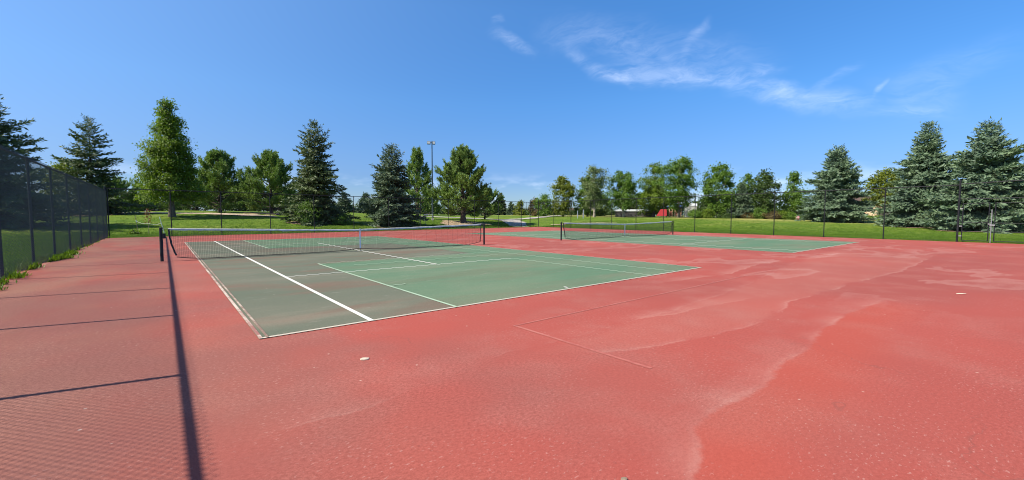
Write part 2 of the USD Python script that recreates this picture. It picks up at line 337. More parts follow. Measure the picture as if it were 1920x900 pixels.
M_BLACK = plain('black_coated_steel', (0.012, 0.013, 0.016), 0.6, 0.0, 0.25, 6.0, spec=0.25)
M_WIRE = plain('black_vinyl_wire', (0.045, 0.047, 0.054), 0.42, spec=0.4)
M_GALV = plain('galvanised_steel', (0.30, 0.31, 0.31), 0.5, 0.6, 0.2, 10.0)
M_WIRE_DARK = plain('dull_black_wire', (0.010, 0.011, 0.013), 0.8, spec=0.1)
M_NET = plain('black_net_twine', (0.016, 0.017, 0.018), 0.8)
M_TAPE = plain('weathered_white_canvas', (0.36, 0.37, 0.38), 0.85, 0, 0.22, 5.0, 0.2)
M_STRAP = plain('white_webbing', (0.52, 0.53, 0.58), 0.7, 0, 0.1, 12.0)
M_CONC = plain('pale_concrete', (0.36, 0.33, 0.29), 0.9, 0, 0.14, 1.2, 0.3)
M_DIRT = plain('bare_dirt', (0.42, 0.32, 0.23), 0.95, 0, 0.22, 0.8, 0.4)
M_MULCH = plain('dry_bark_mulch', (0.34, 0.235, 0.15), 0.95, 0, 0.35, 3.0, 0.6)
M_BARK = plain('grey_brown_bark', (0.13, 0.10, 0.078), 0.92, 0, 0.4, 5.0, 0.8)
M_BARK_PALE = plain('pale_bark', (0.27, 0.23, 0.18), 0.92, 0, 0.3, 5.0, 0.6)
M_BARK_DARK = plain('dark_conifer_bark', (0.070, 0.052, 0.042), 0.95, 0, 0.4, 5.0, 0.8)
M_SPRUCE = foliage('dark_spruce_needles', [(0, (0.030, 0.048, 0.026)), (0.7, (0.056, 0.078, 0.040)), (1, (0.105, 0.115, 0.060))], 0.10, k=1.8)
M_BLUE = foliage('blue_spruce_needles', [(0, (0.040, 0.068, 0.058)), (0.6, (0.080, 0.120, 0.100)), (1, (0.160, 0.205, 0.175))], 0.08, k=1.95)
M_BLUE_DARK = foliage('dark_blue_spruce_needles', [(0, (0.030, 0.052, 0.042)), (0.65, (0.056, 0.088, 0.068)), (1, (0.115, 0.150, 0.120))], 0.08, k=1.8)
M_PINE = foliage('pine_needles', [(0, (0.038, 0.066, 0.020)), (0.6, (0.074, 0.112, 0.032)), (1, (0.130, 0.150, 0.058))], 0.18, k=2.6)
M_LEAF_LIME = foliage('bright_maple_leaves', [(0, (0.060, 0.105, 0.012)), (0.6, (0.105, 0.155, 0.016)), (1, (0.165, 0.190, 0.026))], 0.40, k=1.35)
M_LEAF_MID = foliage('mid_green_leaves', [(0, (0.050, 0.105, 0.016)), (0.6, (0.082, 0.150, 0.024)), (1, (0.130, 0.175, 0.040))], 0.32, k=1.2)
M_LEAF_GOLD = foliage('yellow_green_leaves', [(0, (0.085, 0.120, 0.014)), (0.6, (0.140, 0.165, 0.020)), (1, (0.205, 0.205, 0.034))], 0.32)
M_LEAF_GREY = foliage('grey_green_leaves', [(0, (0.080, 0.120, 0.060)), (0.6, (0.130, 0.175, 0.090)), (1, (0.22, 0.26, 0.16))], 0.28, k=1.15)
M_LEAF_DARK = foliage('dark_green_leaves', [(0, (0.030, 0.062, 0.014)), (0.6, (0.052, 0.095, 0.022)), (1, (0.090, 0.120, 0.034))], 0.25)
M_LEAF_RED = foliage('copper_leaves', [(0, (0.12, 0.045, 0.022)), (0.6, (0.20, 0.075, 0.035)), (1, (0.28, 0.13, 0.06))], 0.3)
M_LEAF_BROWN = foliage('brown_green_leaves', [(0, (0.070, 0.060, 0.026)), (0.6, (0.120, 0.095, 0.045)), (1, (0.20, 0.135, 0.075))], 0.2)
M_WHITE = plain('white_paint', (0.58, 0.57, 0.54), 0.5, 0, 0.05, 4.0)
M_SCARLET = plain('red_plastic', (0.42, 0.03, 0.038), 0.5)
M_TAN = plain('tan_timber', (0.42, 0.27, 0.17), 0.7, 0, 0.2, 6.0)
M_BRICK = plain('brick_red_panel', (0.30, 0.10, 0.075), 0.8, 0, 0.2, 6.0)
M_CANOPY = plain('pale_blue_shade_cloth', (0.30, 0.42, 0.62), 0.7, 0, 0.1, 3.0)
M_DARKWALL = plain('dark_siding', (0.055, 0.052, 0.050), 0.8, 0, 0.2, 2.0)
M_ROOFPALE = plain('pale_metal_roof', (0.46, 0.48, 0.46), 0.5, 0, 0.08, 2.0)
M_ROOFBROWN = plain('brown_shingle_roof', (0.10, 0.065, 0.05), 0.9, 0, 0.25, 4.0)
M_STUCCO = plain('peach_stucco', (0.66, 0.47, 0.31), 0.9, 0, 0.06, 2.0)
M_POLE = plain('dark_green_pole_paint', (0.030, 0.052, 0.060), 0.45, 0, 0.15, 5.0)
M_ROPE = plain('pale_rope', (0.62, 0.60, 0.52), 0.9)
M_STAKE = plain('weathered_stake', (0.20, 0.15, 0.10), 0.9, 0, 0.2, 8.0)
M_PINK = plain('pink_rubber', (0.62, 0.18, 0.24), 0.45)
M_GREYWOOD = plain('grey_bench_paint', (0.24, 0.27, 0.30), 0.7, 0, 0.15, 6.0)
M_GLASS_DARK = plain('dark_window_pane', (0.02, 0.025, 0.03), 0.12)
M_LENS = plain('lamp_glass', (0.55, 0.57, 0.58), 0.2)
M_CHIP = plain('pale_dry_scrap', (0.50, 0.42, 0.32), 0.8, 0, 0.15, 40.0)

# ------------------------------------------------------------------ terrain
SX0, SX1, SY0, SY1 = -9.42, 33.0, -30.0, 24.2
def fence_back_y(x): return 20.5 + (x + 9.2) * (3.1 / 41.6)
def fence_right_x(y): return 32.4 - 0.0918 * (23.6 - y)
def edge_back(x): return fence_back_y(x) + 0.12
def edge_right(y): return fence_right_x(y) + 0.12
ctrl = [(-17.5, 35.8, .57), (-11.8, 50, 1.5), (-5.7, 41.8, 1.36), (-18.9, 86, 1.5), (-1.2, 52, 1.95), (4, 46, 1.75), (6.8, 32.6, .78), (13.75, 28.1, .3), (23.5, 40.9, .70), (22.3, 34.1, .93), (24.4, 29.7, .55),
        (33, 35.7, .95), (25.8, 79, 2.2), (74, 85, 1.7), (69, 70, 1.62), (65, 60, 1.45), (59, 46, 1.3), (61, 34, 1.22), (70, 27, 1.18), (73, 18, 1.15), (74, 11, 1.0), (75, 7, .85), (88, 18, 1.15), (93, 12, 1.05),
        (67, -.7, .57), (94, -2, .92), (57.8, -11, .30), (51, -15.7, .08), (86, -18.7, .76), (38, 37, .78), (38, 42, .85), (43, 38.7, .8), (37, 22, .40), (39, 20, .42), (53.6, 17.2, .75), (68, 11.4, .92), (66, 3, .75),
        (23, 75, 2.1), (13.5, 70, 2.1), (2, 66, 2.25), (-4, 59, 2.2), (-9.3, 56, 2.0), (-18.4, 70, 1.5), (-23, 74, 1.4), (-9, 30, .05), (-6.5, 27, -.02), (-2, 28.5, .3), (3, 27.5, .1), (53, 76, 1.68), (120, 7, 1.5),
        (-20, 0, 0), (-25, -25, 0), (-30, 25, .5), (-15, 15, 0), (0, -45, 0), (30, -45, 0), (55, -40, .1), (80, -45, .7), (42, -20, 0.0), (38, 0, .05), (46, 8, .35), (-14, 27, 0.05)]
for x in np.arange(-9, 33, 4): ctrl += [(x, edge_back(x) + .3, -.05), (x, edge_back(x) + 2, -.03), (x, 0, -.05), (x, -25, -.05)]
for y in np.arange(-30, 24, 4): ctrl += [(edge_right(y) + .3, y, -.05), (edge_right(y) + 2, y, -.03), (-9.6, y, -.05), (-11, y, -.04)]
for a in np.arange(0, 360, 20): ctrl.append((20 + 210 * math.cos(math.radians(a)), 20 + 210 * math.sin(math.radians(a)), 1.5 if a < 140 or a > 320 else .8))
ctrl = np.array(ctrl)
_rbf = RBFInterpolator(ctrl[:, :2], ctrl[:, 2], kernel='linear', smoothing=0.6)
def ground(x, y):
    x, y = np.atleast_1d(np.asarray(x, float)), np.atleast_1d(np.asarray(y, float))
    z = np.concatenate([_rbf(np.stack([x[i:i + 20000], y[i:i + 20000]], -1)) for i in range(0, len(x), 20000)])
    r = np.hypot(x - 20, y - 20); k = np.clip((r - 190) / 60, 0, 1); z = z * (1 - k) + 1.45 * k
    d = np.maximum.reduce([-9.42 - x, x - edge_right(y), y - edge_back(x), -30 - y])
    k = np.clip(d / 1.2, 0, 1); k = k * k * (3 - 2 * k)
    zz = z * k + (-.05) * (1 - k) + np.where(d > 0.4, 0.05 * (meshkit.fbm(np.stack([x, y, 0 * x], -1) * 0.35, 3, 5) - .5) * np.clip((d - .4) / 3, 0, 1), 0)
    return np.where(d < -0.3, -0.14, zz)
def gz(x, y): return float(ground(x, y)[0])
def axis(lo, hi, fine_lo, fine_hi, step):
    a = list(np.arange(fine_lo, fine_hi + step, step)); s = step; v = fine_hi
    while v < hi: s *= 1.25; v += s; a.append(v)
    s = step; v = fine_lo
    while v > lo: s *= 1.25; v -= s; a.insert(0, v)
    return np.array(a)
gx, gy = axis(-700, 900, -26, 98, 0.9), axis(-500, 900, -32, 90, 0.9)
X, Y = np.meshgrid(gx, gy); Z = ground(X.ravel(), Y.ravel())
nx, ny = len(gx), len(gy); idx = np.arange(nx * ny).reshape(ny, nx)
Fq = np.stack([idx[:-1, :-1], idx[:-1, 1:], idx[1:, 1:], idx[1:, :-1]], -1).reshape(-1, 4)
obj('grass_ground', (np.stack([X.ravel(), Y.ravel(), Z], -1), Fq), M_GRASS, smooth=True, kind='structure', label='mown park grass rising gently beyond the tennis fence')

def ribbon(name, pts, width, mat, dz, **kw):
    pts = np.array(pts, float); seg = np.linalg.norm(np.diff(pts, axis=0), axis=1); s = np.r_[0, np.cumsum(seg)]
    w = np.interp(np.linspace(0, s[-1], int(s[-1] / 0.6) + 2), s, np.broadcast_to(width, (len(pts),)))
    t = np.linspace(0, s[-1], int(s[-1] / 0.6) + 2); P = np.stack([np.interp(t, s, pts[:, 0]), np.interp(t, s, pts[:, 1])], -1)
    k = 5; Pp = np.pad(P, ((k, k), (0, 0)), 'edge'); P = np.stack([Pp[i:i + len(P)] for i in range(2 * k + 1)]).mean(0)
    d = np.gradient(P, axis=0); d /= np.linalg.norm(d, axis=1, keepdims=True); nrm = np.stack([-d[:, 1], d[:, 0]], -1)
    rng = np.random.default_rng(len(pts)); rows = np.linspace(-.5, .5, 7)
    V = np.concatenate([P + nrm * (w * (r + (0.06 * rng.normal(size=len(P)) if abs(r) == .5 else 0)))[:, None] for r in rows])
    z = np.maximum(ground(V[:, 0], V[:, 1]), -0.05) + dz
    n = len(P); F = [[r * n + i, r * n + i + 1, (r + 1) * n + i + 1, (r + 1) * n + i] for r in range(6) for i in range(n - 1)]
    F = np.array(F)[:, ::-1]
    return obj(name, (np.column_stack([V, z]), F), mat, smooth=True, **kw)
ribbon('footpath', [(30.0, 23.6), (31.0, 26), (35.5, 33), (37.8, 39), (36.5, 46), (30, 56)], [1.6, 2.6, 3.6, 3.6, 3, 2.4], M_CONC, 0.05, kind='structure')
ribbon('footpath', [(38.2, 38.5), (45, 40.5), (54, 45), (64, 52), (80, 64)], 2.2, M_CONC, 0.07, kind='structure')
ribbon('dirt_path', [(-16, 55), (-11, 53), (-6.5, 50.5), (-2.0, 46.5), (2.2, 42.5), (5, 40)], [1.2, 1.5, 2.0, 2.8, 2.2, .8], M_DIRT, 0.06, kind='structure')
ribbon('dirt_path', [(34.5, 24.5), (37, 22.2), (40, 20.3), (44, 18.5)], [.4, .9, .9, .3], M_DIRT, 0.06, kind='structure')

# the court slab: a plate whose edge stands a little above the turf
b = np.array([(-9.42, -30), (edge_right(-30), -30), (edge_right(23.7), edge_back(32.4)), (-9.42, edge_back(-9.42))])
V = np.vstack([np.column_stack([b, np.full(4, 0.0)]), np.column_stack([b, np.full(4, -0.12)])])
F = [[0, 1, 2], [0, 2, 3]] + sum([[[i, i + 4, (i + 1) % 4 + 4], [i, (i + 1) % 4 + 4, (i + 1) % 4]] for i in range(4)], [])
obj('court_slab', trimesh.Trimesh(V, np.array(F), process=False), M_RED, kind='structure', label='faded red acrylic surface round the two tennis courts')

# ------------------------------------------------------------------ the two painted courts
def tennis_court(cx, near):
    path = free('/World', 'tennis_court'); x = UsdGeom.Xform.Define(stage, path)
    tag(x, kind='structure', label='green playing surface of the near court with grey brown stains' if near else 'green playing surface of the far court beyond the red strip')
    obj('playing_surface', sheet(cx - 5.485, -11.885, cx + 5.485, 11.885, 0.004), M_GREEN_OLD if near else M_GREEN_NEW, path)
    if near:
        obj('newer_green_panel', sheet(-2.72, -11.885, 5.485, -3.97, 0.007), M_GREEN_NEW, path)
        obj('newer_green_panel', sheet(-2.72, 3.97, 5.485, 11.885, 0.007), M_GREEN_NEW, path)
        obj('newer_green_panel', sheet(3.0, -3.97, 5.485, 3.97, 0.007), M_GREEN_NEW, path)
    def line(nm, x0, y0, x1, y1, mat, z=0.009): obj(nm, sheet(min(x0, x1), min(y0, y1), max(x0, x1), max(y0, y1), z), mat, path)
    e = M_LINE_EDGE; w = 0.028
    for s in (-1, 1):
        line('baseline', cx - 5.485, s * 11.885 - s * 0.0, cx + 5.485, s * 11.83, e, 0.009)
        line('service_line', cx - 4.115, s * 6.4 - .02, cx + (2.95 if near and s < 0 else 4.115), s * 6.4 + .02, M_LINE)
    if near:
        line('doubles_sideline', -5.485, -11.885, -5.445, 11.885, M_LINE_WORN, 0.012)
        line('doubles_sideline', -5.41, -11.885, -5.38, 11.885, M_LINE_FAINT, 0.012)
        line('doubles_sideline', 5.445, -11.885, 5.485, 11.885, e, 0.012)
        line('singles_sideline', -4.15, -11.885, -4.08, 11.885, M_LINE, 0.012)
        line('singles_sideline', 4.085, -11.885, 4.13, 11.885, M_LINE_PALE, 0.012)
        for s in (-1, 1):
            line('pale_sideline', -2.745, s * 11.885, -2.695, s * 3.97, M_LINE_PALE, 0.012)
            line('pale_sideline', 2.93, s * 11.885, 2.975, s * 6.4, M_LINE_PALE, 0.012)
            line('pale_cross_line', -2.745, s * 3.95, 4.1, s * 3.99, M_LINE_PALE, 0.015)
            line('pale_cross_line', -2.0, s * 5.02, 3.4, s * 5.06, M_LINE_PALE, 0.015)
        line('pale_tick', -2.69, -9.25, -2.35, -9.21, M_LINE_PALE, 0.015)
    else:
        for s in (-1, 1):
            line('doubles_sideline', cx + s * 5.485, -11.885, cx + s * 5.435, 11.885, e, 0.012)
            line('singles_sideline', cx + s * 4.115 - w, -11.885, cx + s * 4.115 + w, 11.885, M_LINE, 0.012)
    line('centre_line', cx - w, -6.4, cx + w, 6.4, M_LINE, 0.018)
    line('centre_mark', cx - w, -11.78, cx + w, -11.68, M_LINE, 0.018)
tennis_court(0.0, True); tennis_court(18.53, False)
old = str(UsdGeom.Xform.Define(stage, free('/World', 'painted_over_lines')).GetPath()); tag(stage.GetPrimAtPath(old), kind='structure', label='old court lines showing through the red paint')
obj('cross_line', sheet(-2.75, -13.36, 6.5, -13.325, 0.004), M_LINE_RED, old)
obj('side_line', sheet(-2.745, -15.4, -2.70, -13.37, 0.004), M_LINE_RED, old)

# ------------------------------------------------------------------ nets
def tennis_net(cx, label, group, seed, crank):
    T = thing('tennis_net', (cx, 0, 0), label, 'tennis net', group)
    rng = np.random.default_rng(seed)
    top = lambda x: 0.914 + 0.150 * (np.abs(x) / 6.3) ** 1.25
    def bot(x):
        ax = np.abs(x)
        return 0.03 + 0.085 * np.exp(-(ax / 0.55) ** 1.2) + 0.13 * np.clip((ax - 5.1) / 1.1, 0, 1) ** 2
    for s in (-1, 1):
        prof = [(0.0, 1.095), (0.030, 1.092), (0.044, 1.078), (0.0445, 0.0), (0.0, 0.0)]
        pm = lathe(prof[::-1], 20); pm.apply_translation([s * 6.40, 0, 0])
        po = obj('post', pm, M_BLACK, T, smooth=40)
        pp = str(po.GetPath())
        if s == crank:
            c = cat([bevbox(0.10, 0.07, 0.16, (s * 6.33, -0.02, 0.82), 0.012), tube([(s * 6.33, -0.05, 0.82), (s * 6.33, -0.13, 0.82), (s * 6.33, -0.13, 0.70)], 0.009, 6)])
            obj('winch', c, M_BLACK, pp)
        obj('pulley', trimesh.creation.cylinder(0.03, 0.05, sections=12, transform=trimesh.transformations.translation_matrix([s * 6.37, 0, 1.075]) @ trimesh.transformations.rotation_matrix(math.pi / 2, [1, 0, 0])), M_BLACK, pp)
    xs = np.linspace(-6.22, 6.22, 90)
    # headband: folded canvas strip
    V, F = [], []
    sagn = 0.006 * rng.normal(size=len(xs))
    for x, j in zip(xs, sagn):
        t = top(x)
        V += [(x, -0.011, t - 0.062 + j), (x, -0.013, t - 0.02), (x, 0, t + 0.008), (x, 0.013, t - 0.02), (x, 0.011, t - 0.062 + j)]
    for i in range(len(xs) - 1):
        for k in range(4): a = i * 5 + k; F.append([a, a + 5, a + 6, a + 1])
    obj('headband', (np.array(V), np.array(F)), M_TAPE, T, smooth=True)
    # netting
    el = lambda z, s: s * (6.20 - 0.17 * np.clip((top(6.2) - z) / 0.9, 0, 1) ** 2 * (1 if s < 0 else 0.25))   # the ends hang slack
    A, B = [], []
    vx = np.arange(-6.18, 6.19, 0.047)
    for x in vx:
        zt = top(x) - 0.05; zb = bot(x)
        if x < -6.03: zb = max(zb, top(6.2) - 0.9 * math.sqrt(max(0, (x + 6.20)) / 0.17))
        n = 2; dz = (zt - zb) / n; wob = 0.004 * rng.normal()
        A += [(x, 0, zt), (x + wob, 0, zt - dz)]; B += [(x + wob, 0, zt - dz), (x, 0, zb)]
    for k in range(1, 21):
        f = k / 21; hx = np.linspace(-6.18, 6.18, 61)
        hz = (top(hx) - 0.05) * (1 - f) + bot(hx) * f
        P = np.column_stack([hx, 0 * hx + 0.002, hz]); P[0, 0] = el(hz[0], -1); P[-1, 0] = el(hz[-1], 1)
        A += list(P[:-1]); B += list(P[1:])
    obj('netting', rods(A, B, 0.0029), M_NET, T, kind='stuff')
    obj('bottom_tape', tube(np.column_stack([np.linspace(-6.03, 6.16, 70), np.zeros(70), bot(np.linspace(-6.03, 6.16, 70))]), 0.014, 5), M_NET, T)
    for s in (-1, 1):
        z = np.linspace(1.05, 0.17, 16); ex = np.array([el(a, s) for a in z])
        obj('end_sleeve', tube(np.column_stack([ex + (0.004 * rng.normal(size=16)), 0.012 * np.sin(z * 9), z]), 0.026 if s == -1 else 0.022, 7), M_NET, T, smooth=True)
        for a in ((1.03, 0.55, 0.22) if s > 0 else (1.03, 0.98)): obj('lacing', tube([(el(a, s), 0, a), (s * 6.36, 0, a + 0.015)], 0.004, 4), M_NET, T)
    obj('cable', tube([(-6.40, 0, 1.085), (-6.22, 0, 1.066)], 0.004, 5), M_GALV, T); obj('cable', tube([(6.22, 0, 1.066), (6.40, 0, 1.085)], 0.004, 5), M_GALV, T)
    obj('centre_strap', cat([bevbox(0.05, 0.006, 0.80, (0, -0.017, 0.515), 0.002), bevbox(0.05, 0.006, 0.80, (0, 0.017, 0.515), 0.002), bevbox(0.05, 0.046, 0.008, (0, 0, 0.93), 0.002)]), M_STRAP, T)
    obj('strap_anchor', tube([(0, -0.017, 0.12), (0.004, 0, 0.0)], 0.008, 6), M_BLACK, T)
tennis_net(0.0, 'near tennis net with a white centre strap on the grey green court', None, 1, -1)
tennis_net(18.53, 'far tennis net across the court next to the right hand fence', None, 2, 1)

# ------------------------------------------------------------------ fences
def chain_link(P0, P1, z0, z1, wr=0.0010):
    P0, P1 = np.array(P0, float), np.array(P1, float); L = np.linalg.norm(P1 - P0); u = (P1 - P0) / L; H = z1 - z0
    nrm = np.array([-u[1], u[0]]); A, B = [], []
    for sgn in (1, -1):
        off = nrm * 0.003 * sgn
        for c in np.arange(-H if sgn > 0 else 0, L if sgn > 0 else L + H, 0.0707):
            s0 = max(0, c) if sgn > 0 else min(L, c)       # at height (s-c)*sgn
            h0 = (s0 - c) * sgn
            s1 = min(L, c + H) if sgn > 0 else max(0, c - H); h1 = (s1 - c) * sgn
            if abs(s1 - s0) < 0.02: continue
            p = P0 + u * s0 + off; q2 = P0 + u * s1 + off
            A.append((*p, z0 + h0)); B.append((*q2, z0 + h1))
    return rods(A, B, wr)
def fence(label, pts, H, thick=(), group=None, skip=(), z0=0.05, mesh_off=0.0, cat_='fence', wr=0.0010):
    """pts: post positions; a panel of woven wire in every bay but those in skip"""
    T = thing('chain_link_fence', (0, 0, 0), label, cat_, group)
    pts = [np.array(p, float) for p in pts]
    for i, p in enumerate(pts):
        tall = i in thick; r = 0.045 if tall else 0.030; h = H + (0.30 if tall else 0.03)
        pm = lathe([(0, -0.05), (r, -0.05), (r, h - 0.03), (r * 0.75, h - 0.004), (0, h)], 12); pm.apply_translation([*p, 0])
        obj('post', pm, M_BLACK, T, smooth=40)
        for z in np.linspace(0.3, H - 0.25, 4): obj('tie_band', lathe([(r + 0.002, z - 0.012), (r + 0.007, z - 0.012), (r + 0.007, z + 0.012), (r + 0.002, z + 0.012)], 10).apply_translation([*p, 0]), M_BLACK, T)
    for i in range(len(pts) - 1):
        if i in skip: continue
        a, b = pts[i], pts[i + 1]; d = (b - a) / np.linalg.norm(b - a); n = np.array([-d[1], d[0]]) * mesh_off
        obj('top_rail', tube([(*a, H), (*(b), H)], 0.027, 8), M_BLACK, T, smooth=40)
        obj('chain_link_panel', chain_link(a + n, b + n, z0, H + 0.055, wr), M_WIRE if wr > .002 else M_WIRE_DARK, T)
        obj('tension_wire', tube([(*(a + n), z0 + 0.02), (*(b + n), z0 + 0.02)], 0.004, 4), M_WIRE, T)
    return T
left_pts = [(-9.2, 20.5)] + [(-9.2, -12.0 + 3.05 * k) for k in range(10, -5, -1)]
fence('tall black chain link fence along the left side of the courts', left_pts, 3.06, thick=(0,), mesh_off=0.045, wr=0.0025)
bx = [-9.2, -5.9, -2.95, 0.36, 3.75, 7.25, 10.75, 14.3, 17.85, 21.5, 25.25, 29.15]
fence('long black chain link fence across the back of the courts below the spruces', [(x, fence_back_y(x)) for x in bx][0:0] + [(x + (0.1 if i == 0 else 0), fence_back_y(x)) for i, x in enumerate(bx)], 3.25, thick=(11,), mesh_off=-0.045)
ry = [20.4, 17.2, 13.95, 10.7, 7.45, 4.2, 0.95, -2.3, -5.6, -8.85, -12.08, -15.35]
fence('black chain link fence along the right side below the blue spruces', [(fence_right_x(y), y) for y in [23.6] + ry], 3.25, thick=(0, 12), mesh_off=-0.045)
# walk-through opening at the back corner
ga, gb, gc = np.array((29.15, fence_back_y(29.15))), np.array((30.8, fence_back_y(30.8))), np.array((32.4, 23.6))
T = thing('gate_opening', (0, 0, 0), 'walk through opening in the fence at the far corner beside the concrete path', 'gate')
pm = lathe([(0, -0.05), (0.045, -0.05), (0.045, 3.50), (0, 3.53)], 12).apply_translation([*gb, 0]); obj('post', pm, M_BLACK, T, smooth=40)
obj('top_rail', tube([(*ga, 3.25), (*gb, 3.25)], 0.027, 8), M_BLACK, T); obj('transom', tube([(*ga, 2.30), (*gb, 2.30)], 0.03, 8), M_BLACK, T)
obj('mullion', tube([(*((ga * .4 + gb * .6)), 2.32), (*((ga * .4 + gb * .6)), 3.24)], 0.02, 8), M_BLACK, T)
obj('chain_link_panel', chain_link(ga, gb, 2.30, 3.25), M_WIRE_DARK, T)
obj('top_rail', tube([(*gb, 3.25), (*gc, 3.25)], 0.027, 8), M_BLACK, T); obj('middle_rail', tube([(*gb, 1.05), (*gc, 1.05)], 0.022, 8), M_BLACK, T)
obj('chain_link_panel', chain_link(gb, gc, 0.05, 3.25), M_WIRE_DARK, T)
# double gate in the right fence
T = thing('double_gate', (0, 0, 0), 'black double gate with a galvanised drop rod in the right hand fence', 'gate')
def rp(y): return np.array((fence_right_x(y), y))
g0, g1 = -15.35, -17.98
pm = lathe([(0, -0.05), (0.045, -0.05), (0.045, 3.52), (0, 3.55)], 12).apply_translation([*rp(g1), 0]); obj('post', pm, M_BLACK, T, smooth=40)
obj('top_rail', tube([(*rp(g0), 3.30), (*rp(g1), 3.38)], 0.027, 8), M_BLACK, T); obj('header', tube([(*rp(g0), 2.45), (*rp(g1), 2.45)], 0.024, 8), M_BLACK, T)
obj('chain_link_panel', chain_link(rp(g0), rp(g1), 2.45, 3.30), M_WIRE_DARK, T)
for a, b_ in ((-15.52, -16.52), (-16.74, -17.84)):
    A, B = rp(a), rp(b_)
    fr = [tube([(*A, 0.08), (*A, 2.22)], 0.024, 8), tube([(*B, 0.08), (*B, 2.22)], 0.024, 8)] + [tube([(*A, z), (*B, z)], 0.018, 8) for z in (0.10, 0.62, 1.10, 2.20)]
    lf = obj('leaf', cat(fr), M_BLACK, T, smooth=40); lp = str(lf.GetPath())
    obj('chain_link_panel', chain_link(A, B, 0.10, 2.20), M_WIRE_DARK, lp)
    hy = a if a > -16 else b_
    obj('hinge', cat([bevbox(0.07, 0.12, 0.06, (*(rp(hy) + np.array([0, 0.06 if hy > -16 else -0.06])), z), 0.01) for z in (0.35, 0.9, 1.9)]), M_GALV, lp)
d = rp(-16.62)
obj('drop_rod', tube([(d[0] - .05, d[1], 0.0), (d[0] - .05, d[1], 1.85)], 0.02, 8), M_GALV, T, smooth=40)
obj('latch', cat([bevbox(0.06, 0.20, 0.07, (d[0] - .06, d[1] - .04, 0.98), 0.01), bevbox(0.05, 0.14, 0.05, (d[0] - .06, d[1] + .06, 1.04), 0.01)]), M_GALV, T)
fence('short run of black chain link fence past the double gate', [(fence_right_x(y), y) for y in (-17.98, -21.2, -24.4)], 3.38, mesh_off=-0.045)

